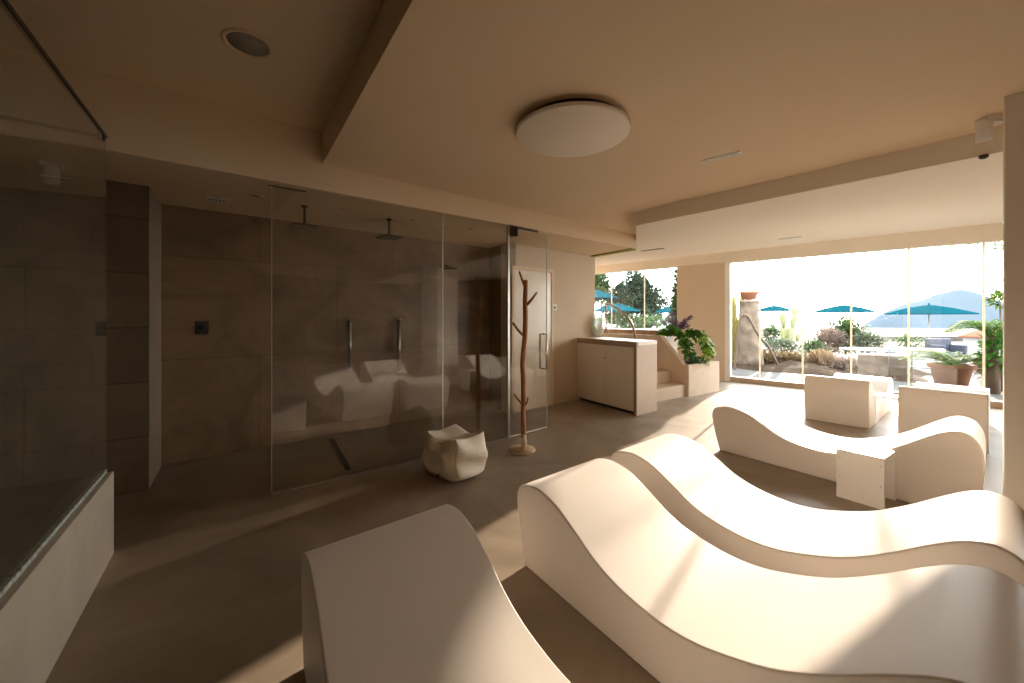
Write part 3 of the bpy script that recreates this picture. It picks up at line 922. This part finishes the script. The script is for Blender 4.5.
def window(name, xa, xb, z0, z1, joints, frame_l=True):
    pane = MB(); e = WN * .08
    cuts = [W(xa)] + [wx_at(j) for j in joints] + [W(xb)]
    for i in range(len(cuts) - 1):
        pane.prism(strip(cuts[i] + e + WD * .004, cuts[i + 1] + e - WD * .004, .008), z0, z1)
    w = struct(pane.build(name, M['glass_window']))
    for j in joints:
        q_ = wx_at(j) + e
        MB().prism(strip(q_ - WD * .013 - WN * .004, q_ + WD * .013 - WN * .004, .016), z0, z1).build('joint_profile', M['seal'], w)
    return w


w1 = window('window_1', BX0 + .07, XR, .10, ZH, (759, 802, 851, 909, 985))
MB().prism(strip(W(BX0), W(BX0 + .07), .14), .0, ZH).build('window_frame', M['white_frame'], w1)
struct(MB().prism(strip(W(BX0 + .07), W(XR), .16), 0, .10).build('trim_4', M['cab_frame']))
w2 = window('window_2', SX0, SX1, 1.03, ZH, (610, 643))

# ------------------------------------------------------------------ outside
def wo(u, d): v = WO + WD * u + WN * d; return (v.x, v.y)


struct(MB().prism([wo(-9, .16), wo(9, .16), wo(9, 4.2), wo(-9, 4.2)], -.25, -.02).build('terrace_floor', M['pave']))
# lower terrace and slope, then the sea far below
struct(MB().prism([wo(-60, 4.2), wo(40, 4.2), (70, 60), (-20, 75)], -1.6, -.55).build('terrace_lower', M['pave2']))
struct(MB().prism([(-9000, 300), (9000, 300), (14000, 14000), (-14000, 14000)], -76, -75).build('sea', M['sea']))

# garden mound
bm = bmesh.new(); NU, NV = 44, 16
gv = [[None] * (NV + 1) for _ in range(NU + 1)]
rn = random.Random(3)
for i in range(NU + 1):
    for j in range(NV + 1):
        u = -2.2 + 5.6 * i / NU; d = 2.0 + 4.2 * j / NV
        e1 = min(1, i / 4, (NU - i) / 5, j / 3, (NV - j) / 3)
        z = -.10 + e1 * (.12 + .14 * j / NV + .04 * math.sin(u * 2.1) + .04 * math.sin(u * 4 + d * 3) + rn.uniform(-.02, .02))
        if e1 == 0: z = -.6
        p = wo(u, d); gv[i][j] = bm.verts.new((p[0], p[1], z))
for i in range(NU):
    for j in range(NV):
        f_ = bm.faces.new((gv[i][j], gv[i + 1][j], gv[i + 1][j + 1], gv[i][j + 1])); f_.smooth = True
bmesh.ops.recalc_face_normals(bm, faces=bm.faces)
me = bpy.data.meshes.new('garden_bed'); bm.to_mesh(me); bm.free(); me.materials.append(M['soil'])
gb = bpy.data.objects.new('garden_bed', me); C.objects.link(gb); struct(gb)


def gpt(px, Y): return v2((px - 512) / F * Y, Y)


def bush(px, Y, pybase, pytop, wpx, kind, n, L, wd, label, up=.5, cat='bush', name='garden_shrub'):
    zb = H - (pybase - HY) * Y / F; zt = H - (pytop - HY) * Y / F; r = wpx * Y / F / 2; h = zt - zb
    q_ = gpt(px, Y)
    t_ = thing(name, label, cat, (q_.x, q_.y, zb))
    clump(MB(), (0, 0, h * .45), r * .85, r * .75, h * .5, n, L, wd, up, .25, .35).build('foliage', M[kind], t_)
    s2 = MB()
    for _ in range(5):
        a_ = random.uniform(0, 6.28); s2.tube([(0, 0, -.05), (math.cos(a_) * r * .3, math.sin(a_) * r * .3, h * .3), (math.cos(a_) * r * .6, math.sin(a_) * r * .6, h * .7)], [.014, .010, .006], 5)
    s2.build('stem', M['stem'], t_)
    return t_


bush(768, 10.9, 370, 352, 26, 'leaf_dry', 900, .17, .04, 'rusty brown dry shrub right of the stone pillar, outside', 1.0)
bush(790, 10.9, 371, 353, 34, 'leaf_dry', 1200, .18, .04, 'brown dry shrub below the prickly pear, outside the window', 1.0)
bush(822, 10.4, 374, 352, 36, 'leaf_dry', 1300, .19, .04, 'tall brown dry shrub left of the third glass joint', 1.0)
bush(846, 9.8, 377, 358, 26, 'leaf_pink', 900, .16, .04, 'dusty pink-brown shrub low beside the third glass joint', 1.0)
bush(782, 12.4, 358, 339, 44, 'leaf_grey', 1000, .16, .05, 'grey-green mounded shrub at the foot of the prickly pear')
bush(812, 12.8, 358, 341, 30, 'leaf_mid', 800, .16, .05, 'mid-green low shrub between prickly pear and tall bush')
bush(829, 13.4, 356, 327, 34, 'leaf_pink', 1300, .20, .045, 'pinkish-brown feathery bush under the middle parasol', .8)
bush(846, 14.0, 352, 319, 44, 'leaf_mid', 1600, .26, .06, 'large spreading green bush under the middle parasol', .7)
bush(868, 13.0, 352, 333, 34, 'leaf_grey', 900, .2, .05, 'grey-green shrub at the right end of the garden bed', .6)
bush(771, 13.6, 345, 325, 26, 'leaf_mid', 600, .18, .05, 'green shrub under the left parasol seen through the large window')

# stone pillar with a pot on it
q_ = gpt(749, 10.66)
sp_ = thing('stone_pillar', 'rough pale stone garden pillar widening at its foot, outside the window', 'pillar', (q_.x, q_.y, -.02))
pp = [(.02, 0), (.31, 0), (.34, .12), (.33, .3), (.29, .6), (.255, .85), (.235, 1.1), (.225, 1.45), (.225, 1.72), (.25, 1.74), (.25, 1.80), (0, 1.80)]
o_ = MB().lathe(pp, seg=24).build('shaft', M['rock'], sp_, sub=2)
tx = bpy.data.textures.new('rough', 'CLOUDS'); tx.noise_scale = .18
dm_ = o_.modifiers.new('d', 'DISPLACE'); dm_.texture = tx; dm_.strength = .07; dm_.mid_level = .5
pt_ = thing('terracotta_pot', 'wide terracotta pot on top of the stone pillar', 'pot', (q_.x, q_.y, 1.79))
MB().lathe([(0, 0), (.16, 0), (.20, .16), (.235, .17), (.235, .23), (.20, .23), (.18, .20), (0, .19)], seg=28).build('bowl', M['terracotta'], pt_)
clump(MB(), (.02, 0, .26), .12, .1, .08, 40, .10, .03, .6).build('foliage', M['leaf_mid'], pt_)
# arching dead stem
ar = [plantpt(736.5, 346, 10.1), plantpt(738.5, 330, 10.1), plantpt(741.5, 317, 10.05), plantpt(745.5, 315, 10.0), plantpt(750, 320, 10.0), plantpt(756, 331, 10.0), plantpt(762, 340, 10.05), plantpt(768, 346, 10.1)]
b0 = ar[0].copy(); ar = [Vector((b0.x - .05, b0.y, -.03))] + ar + [Vector((ar[-1].x + .25, ar[-1].y, .1))]
st_ = tag(MB().tube([p - Vector((b0.x, b0.y, 0)) for p in spline(ar, 6)], .03, 8).build('arching_branch', M['stem']), 'dark bent branch arching in front of the stone pillar', 'branch')
st_.location = (b0.x, b0.y, 0)
# yellow columnar cactus clump
q_ = gpt(734.5, 11.2)
cc = thing('column_cactus', 'clump of tall yellow-green column cacti left of the stone pillar', 'cactus', (q_.x, q_.y, -.02))
rn = random.Random(5)
for k_ in range(9):
    dx = rn.uniform(-.24, .20); dy = rn.uniform(-.2, .2); h_ = rn.uniform(1.3, 2.15); r_ = rn.uniform(.04, .06)
    ribs = []
    mbx = MB(); sg_ = 16; vs = []; zs = [0, h_ * .3, h_ * .6, h_ * .85, h_ * .95, h_]
    rs = [r_, r_ * 1.1, r_, r_ * .95, r_ * .7, r_ * .15]
    for z, r__ in zip(zs, rs):
        for k2 in range(sg_):
            rr = r__ * (1.0 if k2 % 2 else .78); a_ = 2 * math.pi * k2 / sg_
            vs.append((dx * (1 + .25 * z / h_) + rr * math.cos(a_), dy + rr * math.sin(a_), z))
    mbx.add(vs, [[i * sg_ + k2, i * sg_ + (k2 + 1) % sg_, (i + 1) * sg_ + (k2 + 1) % sg_, (i + 1) * sg_ + k2] for i in range(5) for k2 in range(sg_)])
    mbx.build('column', M['cactus'], cc)
# wire trellis with crossing wires behind it
q_ = gpt(737, 11.8)
tr = thing('wire_trellis', 'thin diamond wire trellis rising above the column cacti', 'trellis', (q_.x, q_.y, -.02))
for k_ in range(-2, 4):
    mbx = MB(); mbx.tube([(-.35 + k_ * .14, 0, 0.9), (.10 + k_ * .14, 0, 2.75)], .007, 5); mbx.tube([(.25 + k_ * .14, .01, 0.9), (-.2 + k_ * .14, .01, 2.75)], .007, 5)
    mbx.build('wire', M['grey_rail'], tr)
for x in (-.42, .42): MB().tube([(x, 0, 0), (x, 0, 2.8)], .014, 6).build('post', M['grey_rail'], tr)
# prickly pear
q_ = gpt(788, 12.9)
zb = H - (343 - HY) * 12.9 / F
pr = thing('prickly_pear', 'olive prickly pear cactus with upright pads under the left parasol', 'cactus', (q_.x, q_.y, zb - .1))


def pad(px, py0, py1, wpx, tilt=0, Y=12.9):
    z0_ = H - (py0 - HY) * Y / F - (zb - .1); z1_ = H - (py1 - HY) * Y / F - (zb - .1); x = (px - 512) / F * Y - q_.x
    h_ = (z1_ - z0_) / 2; wd_ = wpx * Y / F / 2
    bm = bmesh.new(); bmesh.ops.create_uvsphere(bm, u_segments=14, v_segments=10, radius=1)
    for v_ in bm.verts: v_.co = Vector((v_.co.x * wd_ * (1 + .2 * v_.co.z), v_.co.y * .05, v_.co.z * h_))
    for f_ in bm.faces: f_.smooth = True
    me = bpy.data.meshes.new('pad'); bm.to_mesh(me); bm.free(); me.materials.append(M['prickly'])
    o_ = bpy.data.objects.new('pad', me); C.objects.link(o_); o_.parent = pr
    o_.location = (x, random.uniform(-.06, .06), (z0_ + z1_) / 2); o_.rotation_euler = (0, math.radians(tilt), random.uniform(-.4, .4))


for a_ in ((784, 347, 325, 7, 0), (783, 328, 312, 6, -6), (790, 346, 327, 7, 8), (793, 331, 314, 6, 14), (796, 318, 307, 5.5, 0), (787, 340, 328, 6, 20), (797, 342, 333, 5, 10)): pad(*a_)

# parasols
def parasol(px, Y, pyedge, pyapex, wpx, label, zg=-.55, first=None):
    q2 = gpt(px, Y); r = wpx * Y / F / 2
    ze = H - (pyedge - HY) * Y / F; za = H - (pyapex - HY) * Y / F
    t_ = thing('parasol', label, 'parasol', (q2.x, q2.y, zg), random.uniform(0, .7), 'teal parasols')
    ze -= zg; za -= zg
    mb = MB(); vs = []; seg = 8
    rings = [(1, ze), (.98, ze + .05), (.5, ze + (za - ze) * .66), (.12, za - .02)]
    for rr, z in rings:
        for k_ in range(seg):
            a_ = 2 * math.pi * k_ / seg; vs.append((r * rr * math.cos(a_), r * rr * math.sin(a_), z))
    fs = [[i * seg + k_, i * seg + (k_ + 1) % seg, (i + 1) * seg + (k_ + 1) % seg, (i + 1) * seg + k_] for i in range(3) for k_ in range(seg)]
    fs.append([3 * seg + k_ for k_ in range(seg)])
    mb.add(vs, fs); cn = mb.build('canopy', M['teal'], t_)
    sl = cn.modifiers.new('s', 'SOLIDIFY'); sl.thickness = .012
    MB().lathe([(.0, za + .10), (.03, za + .08), (.05, za - .03), (.30 * r * .6, za - .10), (.28 * r * .6, za - .115), (0, za - .02)], seg=16).build('vent_cap', M['teal'], t_)
    MB().tube([(0, 0, 0), (0, 0, za)], .028, 10).build('pole', M['parasol_pole'], t_)
    for k_ in range(seg):
        a_ = 2 * math.pi * k_ / seg
        MB().tube([(0, 0, za - .06), (r * .97 * math.cos(a_), r * .97 * math.sin(a_), ze + .02)], .012, 5).build('rib', M['parasol_pole'], t_)
    MB().lathe([(0, 0), (.28, 0), (.28, .05), (.05, .09), (0, .09)], seg=20).build('base', M['grey_rail'], t_)


parasol(774, 34, 311.2, 305.5, 33, 'teal parasol furthest left in the large window, above the prickly pear')
parasol(844, 22.8, 312.3, 305, 53, 'teal parasol in the middle of the large window, above the green bush')
parasol(929, 18.5, 314.3, 305, 66, 'teal parasol in the large window standing before the blue mountain')
parasol(590, 17.5, 299, 289, 60, 'teal parasol cut by the left edge of the small window, highest there')
parasol(616, 24, 311.5, 303.5, 48, 'teal parasol in the small window, just below and right of the highest one')
parasol(673, 26, 312.5, 305.5, 36, 'teal parasol at the right side of the small window')

# mountain island
bm = bmesh.new(); ridge = [(878, 337), (884, 322), (892, 311), (903, 305), (914, 301.5), (925, 299), (934, 295), (942, 293), (950, 291), (960, 289), (970, 290.5), (980, 294.5), (990, 299), (1004, 303), (1020, 308), (1045, 316), (1075, 325), (1110, 337)]
rn = random.Random(9); YM = 1500
rs_ = spline([(a_, b_) for a_, b_ in ridge], 4); rows = []
for p in rs_:
    X = (p.x - 512) / F * YM; z = H - (p.y - HY) * YM / F
    row = []
    for k_ in range(11):
        g = abs(k_ - 5) / 5
        row.append(bm.verts.new((X * (1 + .0 * g), YM + (k_ - 5) * 34, -76 + (z + 76) * (1 - g ** 1.5) + (rn.uniform(-4, 4) if 0 < k_ < 10 else 0) * g)))
    rows.append(row)
for i in range(len(rows) - 1):
    for k_ in range(10):
        f_ = bm.faces.new((rows[i][k_], rows[i + 1][k_], rows[i + 1][k_ + 1], rows[i][k_ + 1])); f_.smooth = True
bmesh.ops.recalc_face_normals(bm, faces=bm.faces)
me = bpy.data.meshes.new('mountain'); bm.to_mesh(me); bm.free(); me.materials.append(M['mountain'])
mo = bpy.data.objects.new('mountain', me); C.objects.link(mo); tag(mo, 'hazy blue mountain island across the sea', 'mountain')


# trees
def tree(px, Y, pyb, pyt, wpx, kind, n, L, label, zg, blobs=7, name='garden_tree'):
    q2 = gpt(px, Y); r = wpx * Y / F / 2; zt = H - (pyt - HY) * Y / F; zb_ = H - (pyb - HY) * Y / F
    t_ = thing(name, label, 'tree', (q2.x, q2.y, zg))
    h = zt - zb_; mb = MB(); rn_ = random.Random(int(px * 7))
    for k_ in range(blobs):
        a_ = rn_.uniform(0, 6.28); kk = rn_.uniform(.15, .55)
        clump(mb, (math.cos(a_) * r * kk, math.sin(a_) * r * kk, zb_ - zg + h * rn_.uniform(.3, .72)), r * .55, r * .5, h * .3, n // blobs, L, L * .5, .2, .2, .55, rn_)
    mb.build('crown', M[kind], t_)
    MB().tube([(0, 0, -.1), (.05 * r, 0, (zb_ - zg) * .6 + .3), (0, .05 * r, zb_ - zg + h * .5)], [.09 * r ** .5, .075 * r ** .5, .04], 8).build('trunk', M['stem'], t_)
    return t_


tree(636, 40, 328, 268, 40, 'leaf_dark', 4200, .5, 'tallest dark round tree in the small window, right of its left joint', -.55)
tree(617, 38, 326, 276, 30, 'leaf_dark', 2600, .45, 'dark tree in the small window, left of the tallest tree', -.55)
tree(601, 30, 305, 272, 26, 'leaf_mid', 1800, .35, 'light green tree at the left edge of the small window', -.55)
tree(656, 42, 328, 288, 30, 'leaf_dark', 2200, .45, 'lower dark tree in the small window, right of its right joint', -.55)
tree(676, 44, 328, 296, 34, 'leaf_grey', 1900, .45, 'grey-green tree at the right side of small window behind a parasol', -.55)
tree(640, 24, 328, 316, 76, 'leaf_mid', 1500, .25, 'low clipped green hedge across the small window', -.55, 9, 'garden_hedge')
# tall evergreens added behind the window pier to block sun on the bar side
tree(702, 16.2, 330, 205, 46, 'leaf_dark', 5200, .32, 'tall dense evergreen added to block sun behind the pier between the windows', -.55, 12)
tree(684, 11.0, 378, 238, 24, 'leaf_mid', 5200, .17, 'slim tall green cypress added to block sun just outside the pier between the windows', -.02, 14)
tree(712, 11.2, 378, 274, 18, 'leaf_mid', 3800, .15, 'lower slim green cypress added to block sun outside the pier, right of the taller one', -.02, 12)

# low white wall and rail seen through the small window
q2 = gpt(640, 20)
lwz = thing('garden_rail', 'low white terrace railing across the bottom of the small window', 'railing', (q2.x, q2.y, -.55))
for z in (.95, 1.25): MB().tube([(-4, 0, z), (4.2, 0, z)], .03, 6).build('rail', M['white_paint'], lwz)
for k_ in range(8): MB().tube([(-4 + k_ * 1.17, 0, 0), (-4 + k_ * 1.17, 0, 1.27)], .025, 6).build('post', M['white_paint'], lwz)

# right part of the terrace: plinth, pots, railing, stone wall
q2 = gpt(881, 8.9)
rw = MB(); rn = random.Random(2)
o_ = MB().box(-.40, -.18, 0, .42, .18, .50).build('rubble_wall', M['rock'], None, bevel=.03)
tag(o_, 'low block of rough pale stone wall right of the third glass joint', 'wall'); o_.location = (q2.x, q2.y, -.02); o_.rotation_euler = (0, 0, math.atan2(WD.y, WD.x))
q2 = gpt(868, 11.0)
gt = thing('garden_table', 'round grey-topped garden table above the rough stone block', 'table', (q2.x, q2.y, -.25))
zt_ = H - (349 - HY) * 11.0 / F + .25
MB().lathe([(0, zt_ - .04), (.60, zt_ - .04), (.62, zt_ - .03), (.62, zt_), (0, zt_ + .005)], seg=40).build('tabletop', M['grey_table'], gt)
MB().lathe([(0, 0), (.30, 0), (.30, .03), (.05, .08), (.04, zt_ - .04), (0, zt_ - .04)], seg=24).build('pedestal', M['white_paint'], gt)
q2 = gpt(917, 9.6)
ws = thing('white_steps', 'bright white painted steps behind the dark garden railing', 'steps', (q2.x, q2.y, -.02), math.atan2(WD.y, WD.x))
for k_ in range(4): MB().box(-.55, .28 * k_, 0, .55, 1.4, .13 * (k_ + 1)).build('step', M['white_paint'], ws)
q2 = gpt(922, 8.3)
gr_ = thing('garden_railing', 'thin grey iron railing in front of the white steps', 'railing', (q2.x, q2.y, -.02), math.atan2(WD.y, WD.x))
for z in (.28, .45, .62): MB().tube([(-.5, 0, z), (.55, 0, z)], .010, 6).build('rail', M['grey_rail'], gr_)
for x in (-.5, -.15, .2, .55): MB().tube([(x, 0, 0), (x, 0, .64)], .014, 6).build('post', M['grey_rail'], gr_)
q2 = gpt(951, 7.6)
tpz = H - (382 - HY) * 7.6 / F
pt2 = thing('terracotta_planter', 'large terracotta planter with a spreading cycad at right', 'planter', (q2.x, q2.y, -.02))
MB().lathe([(0, 0), (.21, 0), (.28, .36), (.325, .37), (.325, .45), (.28, .45), (.26, .42), (0, .41)], seg=36).build('pot', M['terracotta'], pt2)


def fronds(name, n, L, w_, rise, base_z, matn, parent, seed):
    rn_ = random.Random(seed); mb = MB()
    for k_ in range(n):
        a_ = 2 * math.pi * k_ / n + rn_.uniform(-.2, .2); l_ = L * rn_.uniform(.75, 1.1); ri = rise * rn_.uniform(.5, 1.3)
        pts = []
        for j in range(11):
            s_ = j / 10; pts.append(Vector((math.cos(a_) * l_ * s_, math.sin(a_) * l_ * s_, base_z + ri * (2.2 * s_ - 1.9 * s_ * s_))))
        mb.tube(pts, [.010 * (1 - .8 * j / 10) for j in range(11)], 4)
        for j in range(1, 11):
            d_ = (pts[j] - pts[j - 1]).normalized(); side = d_.cross(Vector((0, 0, 1))).normalized()
            for sg2 in (-1, 1):
                for hlf in (0, .5):
                    mb.leaf(pts[j] - (pts[j] - pts[j - 1]) * hlf, d_ * .7 + side * sg2 + Vector((0, 0, .15)), w_ * (1.1 - .6 * j / 10), .022 + .01 * w_, .15)
    return mb.build(name, M[matn], parent)


fronds('fronds', 24, .74, .24, .30, .43, 'palm', pt2, 4)
# broad leaved tree at far right
q2 = gpt(992, 7.0)
bt = thing('palm_tree', 'leafy green palm at right edge of the window beside pillar', 'tree', (q2.x, q2.y, -.02))
MB().tube([(0, 0, 0), (.03, 0, .5), (.0, .02, 1.05)], [.10, .08, .07], 10).build('trunk', M['stem'], bt)
fronds('fronds', 15, .62, .30, .34, 1.0, 'palm', bt, 6)
clump(MB(), (.05, 0, .72), .16, .16, .30, 260, .18, .08, .4).build('foliage', M['leaf'], bt)
tp_ = thing('shade_palm', 'tall unseen palm added for the shade of its fronds, beyond the right window edge', 'tree', (9.75, 7.55, -.02))  # out of view, placed so its fronds shade the front lounger
MB().tube([(0, 0, 0), (.04, .02, 1.2), (0, 0, 2.6)], [.20, .16, .15], 12).build('trunk', M['stem'], tp_)
fronds('fronds', 15, 2.6, .42, .55, 2.6, 'palm', tp_, 12)
q2 = gpt(1001, 7.2)
tf = thing('tufted_plant', 'tall thin plant with tufted green top at the right window edge', 'plant', (q2.x, q2.y, -.02))
MB().tube([(0, 0, 0), (.02, 0, .8), (-.02, 0, 1.6)], [.03, .02, .015], 6).build('stem', M['stem'], tf)
clump(MB(), (-.06, 0, 1.66), .16, .12, .10, 110, .15, .05, .4).build('foliage', M['palm'], tf)
clump(MB(), (.04, 0, 1.98), .06, .06, .06, 40, .08, .03, .4).build('bud', M['leaf_mid'], tf)
q2 = gpt(988, 8.8)
bush(992, 8.4, 378, 357, 34, 'leaf_dry', 900, .17, .045, 'brown dry shrub at the right edge of window below the palm', .8)
bush(908, 14.5, 348, 336, 40, 'leaf_mid', 420, .2, .05, 'low dark green hedge under the parasol before the mountain', .3)
q2 = gpt(946, 13.5)
lo = thing('garden_sofa', 'dark blue garden sofa below the parasol before the mountain', 'sofa', (q2.x, q2.y, -.3))
zs_ = H - (346 - HY) * 13.5 / F + .3
MB().box(-.42, -.3, 0, .42, .3, zs_ * .6).build('seat', M['darkblue'], lo, bevel=.05)
MB().box(-.42, .18, zs_ * .6, .42, .32, zs_ + .25).build('backrest', M['darkblue'], lo, bevel=.05)
for x in (-.42, .30): MB().box(x, -.3, zs_ * .6, x + .12, .18, zs_ + .05).build('armrest', M['darkblue'], lo, bevel=.04)
q2 = gpt(983, 19)
hs = thing('garden_house', 'small garden building with a terracotta tiled roof at right', 'building', (q2.x, q2.y, -.55))
zr = H - (338 - HY) * 19 / F + .55
MB().box(-.5, -.4, 0, .5, .4, zr).build('wall', M['white_paint'], hs)
MB().prism([(-.62, -.5), (.62, -.5), (.62, .5), (-.62, .5)], zr, zr + .08).build('eaves', M['roof_tile'], hs)
mbx = MB(); mbx.add([(-.6, -.5, zr + .08), (.6, -.5, zr + .08), (.6, .5, zr + .08), (-.6, .5, zr + .08), (-.35, 0, zr + .36), (.35, 0, zr + .36)], [[0, 1, 5, 4], [1, 2, 5], [2, 3, 4, 5], [3, 0, 4], [3, 2, 1, 0]])
mbx.build('roof', M['roof_tile'], hs)
# distant terrace wall
q2 = gpt(905, 30)
o_ = MB().box(-6, -.15, 0, 12, .15, .95).build('terrace_wall', M['pave2']); tag(o_, 'long low pale terrace wall in the distance before the sea', 'wall'); o_.location = (q2.x, q2.y, -2.05 + .9)

# ------------------------------------------------------------------ light
sd = Vector((.83, 1, .264 * 1.30)).normalized()
sun = bpy.data.lights.new('sun', 'SUN'); sun.energy = 6.1; sun.angle = math.radians(.55); sun.color = (1, .82, .65)
so_ = bpy.data.objects.new('sun', sun); C.objects.link(so_)
so_.rotation_euler = sd.to_track_quat('Z', 'Y').to_euler(); so_.location = (10, 12, 8)

wld = bpy.data.worlds.new('sky'); SC.world = wld; wld.use_nodes = True
nt = wld.node_tree; bg = nt.nodes['Background']
tc = nt.nodes.new('ShaderNodeTexCoord'); sx = nt.nodes.new('ShaderNodeSeparateXYZ')
nt.links.new(tc.outputs['Generated'], sx.inputs['Vector'])
cr = nt.nodes.new('ShaderNodeValToRGB')
cr.color_ramp.elements[0].position = 0; cr.color_ramp.elements[0].color = (1, .985, .95, 1)
cr.color_ramp.elements[1].position = .7; cr.color_ramp.elements[1].color = (.72, .80, .90, 1)
nt.links.new(sx.outputs['Z'], cr.inputs['Fac']); nt.links.new(cr.outputs['Color'], bg.inputs['Color'])
bg.inputs['Strength'].default_value = 7.0

# ------------------------------------------------------------------ camera
cam = bpy.data.cameras.new('camera'); co = bpy.data.objects.new('camera', cam); C.objects.link(co)
co.location = (0, 0, H); co.rotation_euler = (math.radians(90), 0, 0)
cam.sensor_width = 36; cam.lens = F / 1024 * 36; cam.shift_y = -(341.5 - HY) / 1024
cam.clip_start = .02; cam.clip_end = 30000
SC.camera = co
SC.view_settings.view_transform = 'Standard'; SC.view_settings.look = 'None'
SC.view_settings.exposure = 1.02; SC.view_settings.gamma = 1.0; SC.view_settings.use_curve_mapping = False
SC.cycles.use_denoising = True
SC.cycles.max_bounces = 14; SC.cycles.diffuse_bounces = 8; SC.cycles.glossy_bounces = 5; SC.cycles.transparent_max_bounces = 24
SC.cycles.sample_clamp_indirect = 6.0
SC.cycles.caustics_reflective = False
